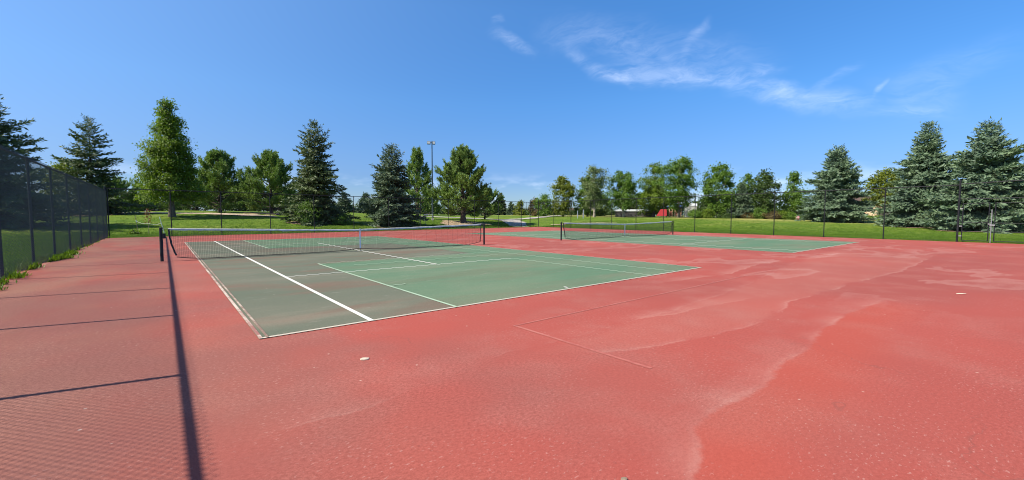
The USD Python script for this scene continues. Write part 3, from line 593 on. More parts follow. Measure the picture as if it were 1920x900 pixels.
# ------------------------------------------------------------------ trees
def limb_tubes(paths):
    return cat([tube(p, r, 5) for p, r in paths])
def trunk_mesh(h, r, rng, n=9, lean=(0, 0)):
    t = np.linspace(0, 1, 10); P = np.column_stack([lean[0] * t + 0.03 * r * rng.normal(size=10).cumsum(), lean[1] * t + 0.03 * r * rng.normal(size=10).cumsum(), -0.15 + (h + 0.15) * t])
    R = r * (1 - 0.93 * t); R[0] *= 1.45; R[1] *= 1.08
    return tube(P, np.maximum(R, 0.012), n)
def facing(rng, P, h):
    o = P * [1, 1, 0]; o = o / (np.linalg.norm(o, axis=1, keepdims=True) + .2)
    return o * 1.0 + [0, 0, .75] + rng.normal(size=P.shape) * .75
def spruce(rng, h, R, dens=1.0, shag=1.0, z0=0.02, power=0.85, blade=1.0, rag=0.22):
    P, D, L, Wd, limbs = [], [], [], [], []
    lev = np.arange(z0 * h + 0.15, h * 0.985, 0.30 * max(h, 6) / 10)
    az0 = rng.uniform(0, 6.28)
    bulge = 1 + 0.13 * np.sin(np.linspace(0, 17, len(lev)) + rng.uniform(0, 6))
    for li, z in enumerate(lev):
        f = z / h; nb = int(round((5 + 4 * (1 - f)) * dens))
        for b in range(nb):
            az = az0 + li * 2.4 + b * 6.283 / nb + rng.normal() * 0.22
            side = 1 + 0.10 * math.sin(az * 2 + li * 0.35)
            bl = (R * (1 - f) ** power * rng.uniform(0.9 - rag, 1.0 + rag * .55) * side * bulge[li] + 0.16)
            if rng.random() < 0.05 + rag * .2: continue
            if f < 0.06: bl *= 0.86
            if rng.random() < 0.07: bl *= 1.18
            up = math.radians(-8 + 55 * f ** 1.5 + rng.normal() * 7)
            dirh = np.array([math.cos(az), math.sin(az), 0]); sid = np.array([-math.sin(az), math.cos(az), 0])
            n = max(4, int(bl / 0.15)); s = np.linspace(0.10 if bl > .6 else 0, 1, n)
            x = s * bl; zz = np.tan(up) * x - 0.09 * shag * x ** 2 / max(bl, .8) * 1.8 + 0.12 * shag * bl * s ** 3
            pts = dirh * x[:, None] + np.array([0, 0, z]) + np.outer(zz, [0, 0, 1]) + sid * (0.05 * bl * np.sin(s * 3 + rng.uniform(0, 6)))[:, None]
            tan = np.gradient(pts, axis=0); tan /= np.linalg.norm(tan, axis=1, keepdims=True)
            if bl > 1.0 and b % 2 == 0: limbs.append((np.array([pts[0], pts[n // 2], pts[-1]]), [0.03 + 0.012 * bl, 0.02, 0.008]))
            for sg in (-1, 1):
                sl = (0.16 + 0.34 * np.minimum(bl, 2.6) * (1 - s) ** 0.8) * rng.uniform(0.7, 1.2, n)
                dd = tan * 0.75 + sid * sg * 0.85 + np.array([0, 0, -0.16 * shag]) + rng.normal(size=(n, 3)) * 0.16
                dd /= np.linalg.norm(dd, axis=1, keepdims=True)
                k = np.maximum(1, np.ceil(sl / 0.17).astype(int)); rep = np.repeat(np.arange(n), k)
                off = np.concatenate([(np.arange(q) + 0.3) / q for q in k]) * sl[rep]
                bp = pts[rep] + dd[rep] * off[:, None]
                bd = dd[rep] + rng.normal(size=(len(rep), 3)) * 0.42 + np.array([0, 0, 0.10])
                bs = blade * min(1.0, 0.42 + 0.4 * bl); P.append(bp); D.append(bd); L.append(rng.uniform(0.26, 0.44, len(rep)) * bs); Wd.append(rng.uniform(0.050, 0.080, len(rep)) * bs)
            P.append(pts); D.append(tan + rng.normal(size=(n, 3)) * 0.3 + [0, 0, .15]); L.append(rng.uniform(0.22, 0.4, n) * blade); Wd.append(rng.uniform(0.03, 0.05, n) * blade)
    # leader
    q = np.column_stack([np.zeros(14), np.zeros(14), np.linspace(h * 0.95, h, 14)]); P.append(q); D.append(np.column_stack([rng.normal(size=(14, 2)) * .4, np.ones(14)])); L.append(np.full(14, .28)); Wd.append(np.full(14, .03))
    P, D, L, Wd = np.vstack(P), np.vstack(D), np.concatenate(L), np.concatenate(Wd)
    return kites(P, D, L, Wd, facing(rng, P, h)), limbs
def pine(rng, h, R, z0=0.03, n_br=70, tuft=1.0, top_flat=0.6):
    P, D, L, Wd, limbs = [], [], [], [], []
    for i in range(n_br):
        f = (i + rng.uniform(0, 1)) / n_br; z = h * (z0 + (0.92 - z0) * f)
        env = R * (min(1, (f + 0.60) / 0.78)) * (1 - f ** 1.15) ** 0.82 + 0.2
        bl = env * rng.uniform(0.65, 1.12); az = i * 2.39996 + rng.normal() * 0.3
        up = math.radians(4 + 46 * f + rng.normal() * 8)
        dirh = np.array([math.cos(az) * math.cos(up), math.sin(az) * math.cos(up), math.sin(up)]); sid = np.array([-math.sin(az), math.cos(az), 0])
        n = 7; s = np.linspace(0, 1, n)
        pts = np.array([0, 0, z]) + np.outer(s * bl, dirh) + np.outer(0.22 * bl * s ** 2, [0, 0, 1]) + np.outer(0.06 * bl * np.sin(s * 4 + i), sid)
        pts[:, 2] = np.maximum(pts[:, 2], 0.15)
        limbs.append((pts, np.linspace(0.045 + 0.008 * bl, 0.012, n)))
        ends = []
        for k in range(int(8 + 8 * bl)):
            t = rng.uniform(0.28, 1.0) ** 0.7; c = np.array([np.interp(t, s, pts[:, a]) for a in range(3)])
            o = sid * rng.normal() * 0.34 * (1.15 - t) * bl * .8 + np.array([0, 0, rng.normal() * 0.16]) + dirh * rng.uniform(0, .25)
            ends.append(c + o)
        ends.append(pts[-1])
        for e in ends:
            m = int(20 * tuft); ax = dirh * 0.55 + np.array([0, 0, 0.85]) + rng.normal(size=3) * 0.28; ax /= np.linalg.norm(ax)
            ln = rng.uniform(0.40, 0.75)
            tt = rng.uniform(0, 1, m); P.append(e + np.outer(tt * ln, ax)); D.append(ax * 0.85 + rng.normal(size=(m, 3)) * 0.48)
            L.append(rng.uniform(0.22, 0.36, m)); Wd.append(rng.uniform(0.032, 0.052, m))
    P, D, L, Wd = np.vstack(P), np.vstack(D), np.concatenate(L), np.concatenate(Wd)
    return kites(P, D, L, Wd, facing(rng, P, h)), limbs
def leafy(rng, h, R, shape, n_cl=150, per=90, leaf=0.16, z0=0.14, cl=0.75, irregular=0.25):
    """shape: list of (height fraction, radius fraction); clumps of leaves on limbs inside that outline"""
    hs, rs = np.array(shape).T; P, D, limbs = [], [], []
    C = []
    while len(C) < n_cl:
        f = rng.uniform(z0, 0.99); r = np.interp(f, hs, rs) * R
        if rng.random() > (r / R) ** 1.1 + 0.12: continue
        a = rng.uniform(0, 6.283); q = math.sqrt(rng.uniform(0.05, 1)) * (1 + irregular * rng.normal() * 0.5)
        lump = 1 + irregular * math.sin(a * 3 + f * 9) * 0.6
        C.append((math.cos(a) * r * q * lump * 0.88, math.sin(a) * r * q * lump * 0.88, f * h - 0.25))
    for c in C:
        c = np.array(c); k = int(per * rng.uniform(0.5, 1.4)); sz = cl * rng.uniform(0.55, 1.2)
        o = rng.normal(size=(k, 3)) * sz * np.array([0.48, 0.48, 0.36])
        P.append(c + o); out = np.array([c[0], c[1], 0]) / (np.hypot(c[0], c[1]) + .3)
        D.append(rng.normal(size=(k, 3)) * 0.8 + out * 0.4 + np.array([0, 0, -0.25]))
    for c in C[:: max(1, n_cl // 34)]:
        c = np.array(c); zb = max(0.12 * h, c[2] - 0.9 * np.hypot(c[0], c[1]) - 0.25 * h * 0.3)
        limbs.append((np.array([(0, 0, zb), (c[0] * .35, c[1] * .35, zb + (c[2] - zb) * .5), tuple(c)]), [0.055, 0.035, 0.012]))
    P, D = np.vstack(P), np.vstack(D); n = len(P)
    P[:, 2] = np.maximum(P[:, 2], 0.1)
    return kites(P, D, rng.uniform(0.7, 1.25, n) * leaf, rng.uniform(0.36, 0.52, n) * leaf, facing(rng, P, h)), limbs
def build_tree(name, label, cat_, x, y, kind, h, R, mat, bark, seed, group=None, tr=None, trh=0.9, dz=0.0, **kw):
    rng = np.random.default_rng(seed); z = gz(x, y) + dz
    T = thing(name, (x, y, z), label, cat_, group)
    (crown, limbs) = {'spruce': spruce, 'pine': pine, 'leafy': leafy}[kind](rng, h, R, **kw)
    obj('trunk', trunk_mesh(h * trh, tr or 0.018 * h + 0.05, rng), bark, T, smooth=True)
    if limbs: obj('limbs', limb_tubes(limbs), bark, T, smooth=True)
    obj('crown', crown, mat, T)
    return T
CONE = [(0, .6), (.1, .95), (.2, 1.0), (.35, .86), (.5, .70), (.65, .53), (.8, .36), (.92, .19), (1, .04)]
OVAL = [(0, .3), (.2, .7), (.4, 1.0), (.6, .98), (.8, .72), (.92, .42), (1, .12)]
TALL = [(0, .3), (.15, .75), (.35, 1.0), (.6, .88), (.8, .62), (.93, .35), (1, .1)]
VASE = [(0, .2), (.2, .6), (.4, .9), (.65, 1.0), (.85, .8), (1, .3)]
# left of the picture
build_tree('spruce_tree', 'dark spruce towering behind the left chain link fence', 'spruce', -16.9, 35.8, 'spruce', 10.2, 5.3, M_BLUE_DARK, M_BARK_DARK, 11, rag=.4, dens=1.15, shag=1.5)
build_tree('spruce_tree', 'open ragged dark green spruce left of the tall bright maple', 'spruce', -12.6, 51.2, 'spruce', 11.2, 4.4, M_SPRUCE, M_BARK_DARK, 12, rag=.45, dens=0.95, shag=1.3, power=0.95)
build_tree('leafy_tree', 'tall bright green leafy tree standing alone behind the back fence', 'leafy tree', -5.6, 41.8, 'leafy', 12.7, 3.6, M_LEAF_LIME, M_BARK, 13, shape=CONE, n_cl=360, per=100, leaf=0.175, z0=0.17, cl=0.66, irregular=.14, tr=0.27, trh=0.93)
build_tree('leafy_tree', 'pale yellow green tree peeking above the left fence', 'leafy tree', -18.9, 86, 'leafy', 9.6, 3.2, M_LEAF_GOLD, M_BARK, 14, shape=OVAL, n_cl=90, per=60, leaf=0.34, cl=1.0)
build_tree('pine_tree', 'rounded pine right beside the tall bright leafy tree', 'pine', -0.4, 51.6, 'pine', 8.0, 4.1, M_PINE, M_BARK_DARK, 15, n_br=76)
build_tree('pine_tree', 'broad pine between the rounded pine and the tallest spruce', 'pine', 4.9, 46.6, 'pine', 8.0, 4.3, M_PINE, M_BARK_DARK, 16, n_br=80)
build_tree('spruce_tree', 'tallest dark green spruce of the middle group, pointed above the pines', 'spruce', 6.8, 32.6, 'spruce', 11.1, 3.7, M_SPRUCE, M_BARK_DARK, 17, rag=.35, dens=1.3, shag=1.1, power=0.82)
build_tree('spruce_tree', 'dense blue green spruce standing behind the net strap', 'spruce', 13.75, 28.1, 'spruce', 9.0, 3.4, M_BLUE_DARK, M_BARK_DARK, 18, dens=1.4, power=0.80)
build_tree('pine_tree', 'narrow pine rising left of the light pole', 'pine', 23.5, 40.9, 'pine', 11.0, 2.9, M_PINE, M_BARK_DARK, 19, n_br=62, z0=0.1)
build_tree('pine_tree', 'big broad pine right of the light pole with a short dark trunk', 'pine', 24.6, 30.0, 'pine', 9.9, 4.5, M_PINE, M_BARK_DARK, 20, n_br=100, z0=0.10, tr=0.36)
build_tree('pine_tree', 'low dark pine tucked at the right foot of the broad pine', 'pine', 32.9, 36.5, 'pine', 4.4, 3.2, M_PINE, M_BARK_DARK, 21, n_br=44)
build_tree('shrub', 'light green leafy shrub at the foot of the tallest spruce', 'shrub', 5.6, 30.6, 'leafy', 2.5, 1.5, M_LEAF_MID, M_BARK, 22, shape=OVAL, n_cl=50, per=70, leaf=0.13, z0=0.02, cl=.55, tr=.05, trh=.5)
build_tree('shrub', 'low green shrub under the right skirt of the tallest spruce', 'shrub', 8.8, 30.4, 'leafy', 1.3, 1.0, M_LEAF_MID, M_BARK, 23, shape=OVAL, n_cl=26, per=70, leaf=0.12, z0=0.02, cl=.4, tr=.04, trh=.5)
# dark wood far behind the left trees
for i, (x, y, h, R) in enumerate([(-12.5, 78, 5.5, 4.5), (-7.5, 80, 5.2, 4.6), (-1.5, 82, 5.4, 4.8), (5.5, 82, 5.0, 4.6), (12, 80, 4.6, 4.4), (17.5, 80, 4.8, 4.0)]):
    build_tree('pine_tree', ['dark low pine far behind the open spruce', 'dark low pine seen left of the bright tree trunk', 'dark low pine seen right of the bright tree trunk', 'dark low pine seen under the rounded pine', 'dark low pine seen under the broad pine', 'dark low pine half hidden by the tallest spruce'][i], 'pine', x, y, 'pine', h, R, M_PINE, M_BARK_DARK, 30 + i, n_br=46, tuft=0.9)
build_tree('spruce_tree', 'small far spruce just right of the tallest spruce', 'spruce', 25.0, 79.4, 'spruce', 4.4, 1.9, M_BLUE_DARK, M_BARK_DARK, 40, blade=1.3)
build_tree('spruce_tree', 'small far spruce left of the fence post by the blue green spruce', 'spruce', 28.3, 75, 'spruce', 4.2, 2.2, M_BLUE_DARK, M_BARK_DARK, 41, blade=1.3)
build_tree('pine_tree', 'far dark tree filling the gap beside the blue green spruce', 'pine', 31.5, 72, 'pine', 4.0, 2.4, M_PINE, M_BARK_DARK, 42, n_br=36)
build_tree('pine_tree', 'far dark pine seen under the light pole', 'pine', 37, 62, 'pine', 4.2, 3.0, M_PINE, M_BARK_DARK, 43, n_br=36)
build_tree('pine_tree', 'far dark pine seen under the broad pine branches', 'pine', 46, 62, 'pine', 4.4, 3.4, M_PINE, M_BARK_DARK, 44, n_br=36)
# far row near the corner gate
build_tree('spruce_tree', 'far dark spruce just right of the broad pine', 'spruce', 74, 84.9, 'spruce', 6.6, 2.5, M_SPRUCE, M_BARK_DARK, 50, blade=1.4)
build_tree('spruce_tree', 'tiny far grey spruce left of the corner gate', 'spruce', 73.3, 79, 'spruce', 3.7, 1.5, M_BLUE_DARK, M_BARK_DARK, 51, blade=1.4)
build_tree('leafy_tree', 'far olive cone shaped tree behind the left gate post', 'leafy tree', 68.8, 69.7, 'leafy', 4.6, 2.1, M_LEAF_GOLD, M_BARK, 52, shape=CONE, n_cl=50, per=60, leaf=0.28, z0=.03, cl=.7)
build_tree('leafy_tree', 'far dull green tree behind the corner gate opening', 'leafy tree', 65.6, 59.7, 'leafy', 4.6, 2.0, M_LEAF_BROWN, M_BARK, 53, shape=OVAL, n_cl=50, per=60, leaf=0.26, z0=.03, cl=.7)
build_tree('leafy_tree', 'small bushy tree at the left foot of the yellow green tree', 'leafy tree', 58.0, 49.0, 'leafy', 5.2, 2.2, M_LEAF_MID, M_BARK, 54, shape=OVAL, n_cl=60, per=60, leaf=0.26, z0=.05, cl=.8)
build_tree('leafy_tree', 'round yellow green tree right of the corner gate', 'leafy tree', 59.6, 44.9, 'leafy', 8.6, 3.2, M_LEAF_GOLD, M_BARK, 55, shape=OVAL, n_cl=110, per=75, leaf=0.27, z0=.12, cl=.85)
build_tree('leafy_tree', 'tall grey green tree with a pale trunk behind the far net', 'leafy tree', 59.9, 36.6, 'leafy', 10.2, 3.2, M_LEAF_GREY, M_BARK_PALE, 56, shape=VASE, n_cl=90, per=75, leaf=0.27, z0=.22, cl=.85, irregular=.45)
build_tree('leafy_tree', 'dark green tree left behind the tall grey green tree', 'leafy tree', 64.0, 41.8, 'leafy', 8.6, 3.2, M_LEAF_MID, M_BARK, 57, shape=TALL, n_cl=100, per=70, leaf=0.28, z0=.1, cl=.9)
build_tree('leafy_tree', 'green forked tree on a pale trunk behind the middle of the far net', 'leafy tree', 62.8, 31.8, 'leafy', 9.3, 3.3, M_LEAF_MID, M_BARK_PALE, 58, shape=VASE, n_cl=110, per=75, leaf=0.27, z0=.20, cl=.85, irregular=.45)
build_tree('leafy_tree', 'bright green tree, left one of the pair left of the red play panel', 'leafy tree', 71.5, 30.6, 'leafy', 11.2, 3.9, M_LEAF_LIME, M_BARK, 59, shape=TALL, n_cl=150, per=75, leaf=0.28, z0=.10, cl=.95, irregular=.4)
build_tree('leafy_tree', 'wide green tree spreading over the blue shade canopy', 'leafy tree', 69.2, 23.9, 'leafy', 11.4, 3.8, M_LEAF_MID, M_BARK, 60, shape=VASE, n_cl=140, per=75, leaf=0.28, z0=.16, cl=.9, irregular=.4)
build_tree('leafy_tree', 'dense bright green tree just right of the far net', 'leafy tree', 72.9, 18.1, 'leafy', 10.0, 3.7, M_LEAF_MID, M_BARK, 61, shape=TALL, n_cl=170, per=80, leaf=0.27, z0=.07, cl=.9)
build_tree('spruce_tree', 'dark blue spruce squeezed between two leafy trees', 'spruce', 73.8, 14.4, 'spruce', 6.0, 2.2, M_BLUE_DARK, M_BARK_DARK, 62, blade=1.2)
build_tree('leafy_tree', 'slim green tree beside the white lamp post', 'leafy tree', 87.9, 19.0, 'leafy', 9.5, 2.2, M_LEAF_MID, M_BARK, 63, shape=TALL, n_cl=90, per=65, leaf=0.30, z0=.06, cl=.85)
build_tree('leafy_tree', 'pointed green tree behind the clipped shrub row', 'leafy tree', 87.2, 15.4, 'leafy', 10.0, 3.1, M_LEAF_DARK, M_BARK, 64, shape=TALL, n_cl=120, per=70, leaf=0.30, z0=.05, cl=.9)
build_tree('leafy_tree', 'olive green pointed tree left of the first blue spruce', 'leafy tree', 92.9, 12.0, 'leafy', 9.9, 3.0, M_LEAF_MID, M_BARK, 65, shape=CONE, n_cl=110, per=65, leaf=0.30, z0=.04, cl=.9)
build_tree('spruce_tree', 'wide blue spruce, leftmost of the three beyond the right fence', 'spruce', 67.3, -0.8, 'spruce', 10.4, 4.7, M_BLUE, M_BARK_DARK, 66, rag=.24, dens=1.55, power=0.82, shag=1.2, blade=1.25)
build_tree('leafy_tree', 'yellow green tree between two blue spruces', 'leafy tree', 93.8, -1.8, 'leafy', 9.4, 3.2, M_LEAF_GOLD, M_BARK, 67, shape=OVAL, n_cl=100, per=70, leaf=0.30, z0=.32, cl=.9)
build_tree('spruce_tree', 'tall blue spruce, middle one of the three beyond the right fence', 'spruce', 57.6, -10.9, 'spruce', 11.2, 4.4, M_BLUE, M_BARK_DARK, 68, rag=.16, dens=1.6, power=0.98, shag=1.2, blade=1.15)
build_tree('spruce_tree', 'tall blue spruce behind the double gate, nearest of the three', 'spruce', 51.3, -15.45, 'spruce', 9.8, 4.8, M_BLUE, M_BARK_DARK, 69, rag=.18, dens=1.7, power=0.95, shag=1.2, blade=1.1)
build_tree('leafy_tree', 'green tree at the right edge behind the nearest blue spruce', 'leafy tree', 84, -19.2, 'leafy', 9.0, 4.0, M_LEAF_LIME, M_BARK, 70, shape=OVAL, n_cl=120, per=75, leaf=0.28, z0=.10, cl=.95)
for i, (x, y, h, R, k, lab) in enumerate([
    (80.5, 42, 6.2, 3.6, M_LEAF_DARK, 'far dark tree behind the dark forked tree trunks'), (86, 36, 6.4, 4.2, M_LEAF_DARK, 'far dark tree above the low shelter roof'), (92, 30, 5.0, 3.4, M_LEAF_DARK, 'far dark tree behind the blue shade canopy'),
    (110, 24, 5.6, 2.6, M_LEAF_DARK, 'small far tree behind the white wall'), (112, 10.5, 6.6, 3.0, M_LEAF_DARK, 'far dark tree seen right of the pointed green tree'), (76, 49, 5.6, 3.6, M_LEAF_DARK, 'far dark bushy tree beside the yellow green tree'),
    (108, 2.6, 5.4, 3.2, M_LEAF_GREY, 'far grey green tree behind the peach house'), (105, -14, 8.0, 4.5, M_LEAF_MID, 'far green tree between the two tall blue spruces')]):
    build_tree('leafy_tree', lab, 'leafy tree', x, y, 'leafy', h, R, k, M_BARK, 80 + i, shape=OVAL, n_cl=70, per=60, leaf=0.34, z0=.03, cl=.95)
def far_wood(name, pts, hts, n, leaf, mat, seed, label):
    rng = np.random.default_rng(seed); pts = np.array(pts, float); seg = np.r_[0, np.cumsum(np.linalg.norm(np.diff(pts, axis=0), axis=1))]
    C = rng.uniform(0, seg[-1], n // 60); cx, cy = np.interp(C, seg, pts[:, 0]) + rng.normal(size=len(C)) * 2, np.interp(C, seg, pts[:, 1]) + rng.normal(size=len(C)) * 2
    hh = np.interp(C, seg, hts) * (0.55 + 0.65 * meshkit.fbm(np.column_stack([cx * .12, cy * .12, 0 * cx]), 3, seed)); ch = hh * rng.uniform(.08, 1, len(C)); gzc = ground(cx, cy)
    i = np.repeat(np.arange(len(C)), 60); P = np.column_stack([cx[i], cy[i], gzc[i] + ch[i]]) + rng.normal(size=(len(i), 3)) * [1.0, 1.0, .5]
    P[:, 2] = np.maximum(P[:, 2], gzc[i] + .05); N = rng.normal(size=P.shape) + [-.3, -.5, .8]
    obj(name, kites(P, rng.normal(size=P.shape) - [0, 0, .2], rng.uniform(.7, 1.3, len(i)) * leaf, rng.uniform(.38, .52, len(i)) * leaf, N), mat, kind='stuff', label=label, cat='trees')
far_wood('far_wood', [(-75, 82), (-35, 96), (-10, 98), (12, 97), (30, 96)], [4.4, 4.6, 4.4, 3.8, 2.4], 24000, .5, M_LEAF_DARK, 301, 'dark continuous far wood behind the pines on the left')
far_wood('far_wood', [(30, 98), (60, 108), (95, 112), (112, 70), (118, 35), (118, 14)], [2.0, 1.8, 1.8, 2.0, 3.0, 2.8], 24000, .5, M_LEAF_DARK, 302, 'low dark far wood along the horizon beyond the right lawn')
# clipped and loose shrubs at the end of the lawn
for i, (x, y, h, R, k, lab) in enumerate([
    (67.9, 20.1, 1.75, 1.35, M_LEAF_MID, 'round green shrub right beside the white wall'), (69.4, 18.4, 1.75, 1.35, M_LEAF_LIME, 'bright round shrub under the dense bright tree'), (70.9, 15.9, .95, 1.5, M_LEAF_DARK, 'low dark hedge at the foot of the dense bright tree'),
    (73.0, 12.9, 1.2, 1.3, M_LEAF_BROWN, 'small brownish shrub at the left end of the shrub row'), (73.6, 11.2, 1.95, 1.6, M_LEAF_MID, 'tall green shrub in the middle of the shrub row'), (73.6, 9.4, 1.5, 1.6, M_LEAF_BROWN, 'brown twiggy shrub in the shrub row'),
    (74.6, 8.2, 1.5, 1.3, M_LEAF_LIME, 'bright green shrub in the shrub row by the fence post'), (75.0, 6.9, 1.3, 1.3, M_LEAF_MID, 'green shrub at the right end of the shrub row'), (76.6, 4.9, 1.2, 1.4, M_LEAF_DARK, 'dark shrub beside the pink ball'),
    (82.0, -2.6, 1.0, 2.4, M_LEAF_MID, 'wide low green shrub between two blue spruces'), (90, 1.0, 1.0, 2.2, M_LEAF_MID, 'green shrub in front of the peach house')]):
    build_tree('shrub', lab, 'shrub', x, y, 'leafy', h, R, k, M_BARK, 100 + i, shape=OVAL, n_cl=46, per=70, leaf=0.15, z0=.02, cl=.5, tr=.05, trh=.5)

# ------------------------------------------------------------------ things in the park
def polyprism(poly, z0, z1):
    from shapely.geometry import Polygon
    m = trimesh.creation.extrude_polygon(Polygon(poly), z1 - z0, engine='earcut'); m.apply_translation([0, 0, z0]); return m
x, y = 22.3, 34.1; z = gz(x, y)
T = thing('light_pole', (x, y, z), 'tall dark floodlight pole between the pines', 'light pole', rz=-30)
obj('pole', lathe([(0, -.1), (.12, -.1), (.10, 3), (.065, 10.75), (0, 10.8)], 12), M_POLE, T, smooth=40)
obj('base', bevbox(.4, .4, .25, (0, 0, .05), .03), M_CONC, T)
obj('crossarm', bevbox(.70, .08, .08, (-.02, 0, 10.55), .015), M_POLE, T)
for sx_, rot in ((-.42, 0), (.26, 0)):
    hd = bevbox(.48 if sx_ < 0 else .36, .44, .40, (sx_, -.05, 10.50), .04); h_ = obj('floodlight', hd, M_POLE, T)
    obj('lens', bevbox(.40 if sx_ < 0 else .3, .03, .30, (sx_, -.282, 10.49), .008), M_LENS, str(h_.GetPath()))
x, y = 18.2, 28.4; z = gz(x, y)
T = thing('disc_golf_basket', (x, y, z), 'disc golf basket on a thin pole in the grass behind the back fence', 'disc golf basket')
obj('pole', lathe([(0, -.1), (.025, -.1), (.025, 1.32), (0, 1.33)], 10), M_GALV, T)
an = np.arange(20) * 2 * math.pi / 20; ring = lambda r, z_: tube([(r * math.cos(a), r * math.sin(a), z_) for a in np.linspace(0, 2 * math.pi, 25)], .010, 4)
obj('basket', cat([ring(.33, .75), ring(.33, .55), ring(.2, .53)] + [rods([(.33 * math.cos(a), .33 * math.sin(a), .75) for a in an], [(.33 * math.cos(a), .33 * math.sin(a), .55) for a in an], .005), rods([(.33 * math.cos(a), .33 * math.sin(a), .55) for a in an], [(.02 * math.cos(a), .02 * math.sin(a), .53) for a in an], .005)]), M_GALV, T)
obj('chains', rods([(.27 * math.cos(a), .27 * math.sin(a), 1.25) for a in an], [(.05 * math.cos(a), .05 * math.sin(a), .80) for a in an], .007), M_GALV, T)
obj('top_band', lathe([(.28, 1.22), (.30, 1.22), (.30, 1.34), (.28, 1.34)], 24), M_GREYWOOD, T)
x, y = 20.7, 32.3; z = gz(x, y)
T = thing('pipe_frame', (x, y, z), 'low grey pipe frame standing behind the disc golf basket', 'frame', rz=-38)
for s in (-1, 1): obj('upright', tube([(s * .55, 0, -.1), (s * .55, 0, .95)], .03, 8), M_GALV, T)
obj('crossbar', tube([(-.58, 0, .95), (.58, 0, .95)], .035, 8), M_GALV, T)
# staked sapling
x, y = -7.28, 27.29; z = gz(x, y); rng = np.random.default_rng(5)
T = thing('sapling', (x, y, z), 'thin young tree with copper leaves held by two staked ropes', 'young tree')
tw = [tube([(0, 0, -.1), (.02, .01, 1.0), (-.02, 0, 1.95)], [.02, .016, .006], 6)]
P, D = [], []
for k in range(16):
    a, zz, l = k * 2.4, .75 + k * .07, .34 - .012 * k; e = np.array([l * math.cos(a), l * math.sin(a), zz + .22]); tw.append(tube([(0, 0, zz), tuple(e)], [.006, .003], 4))
    P.append(np.linspace((0, 0, zz), e, 12)[4:] + rng.normal(size=(8, 3)) * .04); D.append(rng.normal(size=(8, 3)))
obj('trunk', cat(tw), M_STAKE, T); P, D = np.vstack(P), np.vstack(D)
obj('crown', kites(P, D, rng.uniform(.08, .13, len(P)), np.full(len(P), .035), rng.normal(size=P.shape)), M_LEAF_RED, T)
sl, sr = np.array((-8.02, 27.9)), np.array((-6.40, 26.6)); zl, zr = gz(*sl), gz(*sr)
T = thing('tree_stake', (*sl, zl), 'dark wooden stake with a white band left of the copper sapling', 'stake')
obj('stake', tube([(0.1, 0, -.15), (-.05, 0, 1.45)], [.022, .018], 6), M_STAKE, T); obj('band', tube([(.008, 0, .93), (-.008, 0, 1.10)], .03, 8), M_WHITE, T)
T = thing('tree_stake', (*sr, zr), 'pale white stake leaning beside the left post of the near net', 'stake')
obj('stake', tube([(0.12, 0, -.15), (-.16, .0, 1.32)], [.032, .026], 6), M_WHITE, T)
obj('cap', lathe([(0, 0), (.03, 0), (.03, .05), (0, .06)], 8).apply_translation([-.163, 0, 1.31]), M_WHITE, T)
for a, b_, lab in (((sl[0], sl[1], zl + 1.0), (x, y, z + .82), 'pale rope from the dark stake to the copper sapling'), ((x, y, z + .82), (sr[0] - .05, sr[1], zr + .85), 'pale rope from the copper sapling to the white stake')):
    a, b_ = np.array(a), np.array(b_); t = np.linspace(0, 1, 9)[:, None]; P = a * (1 - t) + b_ * t; P[:, 2] -= .08 * np.sin(np.linspace(0, math.pi, 9))
    obj('guy_rope', tube(P, .013, 5), M_ROPE, label=lab, cat=None); tag(stage.GetPrimAtPath('/World/guy_rope' + ('' if 'dark stake' in lab else '_001')), lab, 'rope')
build_tree('weed_plant', 'leafy green weed at the foot of the dark wooden stake', 'weed', -8.1, 27.0, 'leafy', .7, .35, M_WEED, M_BARK, 130, shape=OVAL, n_cl=14, per=22, leaf=.11, z0=.05, cl=.2, tr=.015, trh=.6)

# play area, shelter, walls and house at the far edge of the lawn
def at(name, x, y, label, cat_, rz=0, group=None): return thing(name, (x, y, gz(x, y)), label, cat_, group, rz=rz)
FACE = -35.0   # these turn their long side to the lawn
T = at('red_slide', 68.6, 27.0, 'slanted bright red play panel standing at the end of the lawn', 'play equipment', -55)
m = polyprism([(-1.0, 0), (.85, 0), (.85, 1.0), (.75, 1.35), (-.25, 1.35)], -.6, .6); m.apply_transform(trimesh.transformations.rotation_matrix(math.pi / 2, [1, 0, 0])); m.apply_translation([0, 0, .28])
obj('panel', m, M_SCARLET, T)
for sx_ in (-.7, 0, .7): obj('leg', box(.1, .1, .35, (sx_, 0, .12)), M_WHITE, T)
T = at('play_structure', 72.3, 26.3, 'timber play structure with tan posts and brick red panels', 'play equipment', -55)
for k, sx_ in enumerate((-1.1, -.55, 0, .55, 1.1)):
    obj('post', bevbox(.22, .22, 1.75, (sx_, 0, .8), .03), M_TAN, T)
for sx_ in (-.825, .275, .825): obj('panel', bevbox(.33, .12, .95, (sx_, 0, .75), .02), M_BRICK, T)
obj('deck', bevbox(2.4, 1.6, .12, (0, .9, .55), .02), M_TAN, T)
T = at('shade_canopy', 79.8, 30.6, 'pale blue pointed shade canopy on dark posts under the wide tree', 'canopy', -55)
cz = 3.0; V = np.array([(-1.9, -1.9, 2.05), (1.9, -1.9, 2.05), (1.9, 1.9, 2.05), (-1.9, 1.9, 2.05), (0, 0, 3.25), (0, 0, 3.18)]); F = [[0, 1, 4], [1, 2, 4], [2, 3, 4], [3, 0, 4], [1, 0, 5], [2, 1, 5], [3, 2, 5], [0, 3, 5]]
obj('roof', trimesh.Trimesh(V, np.array(F), process=False), M_CANOPY, T)
obj('valance', cat([box(3.8, .03, .28, (0, s * 1.9, 1.92)) for s in (-1, 1)] + [box(.03, 3.74, .28, (s * 1.885, 0, 1.92)) for s in (-1, 1)]), M_POLE, T)
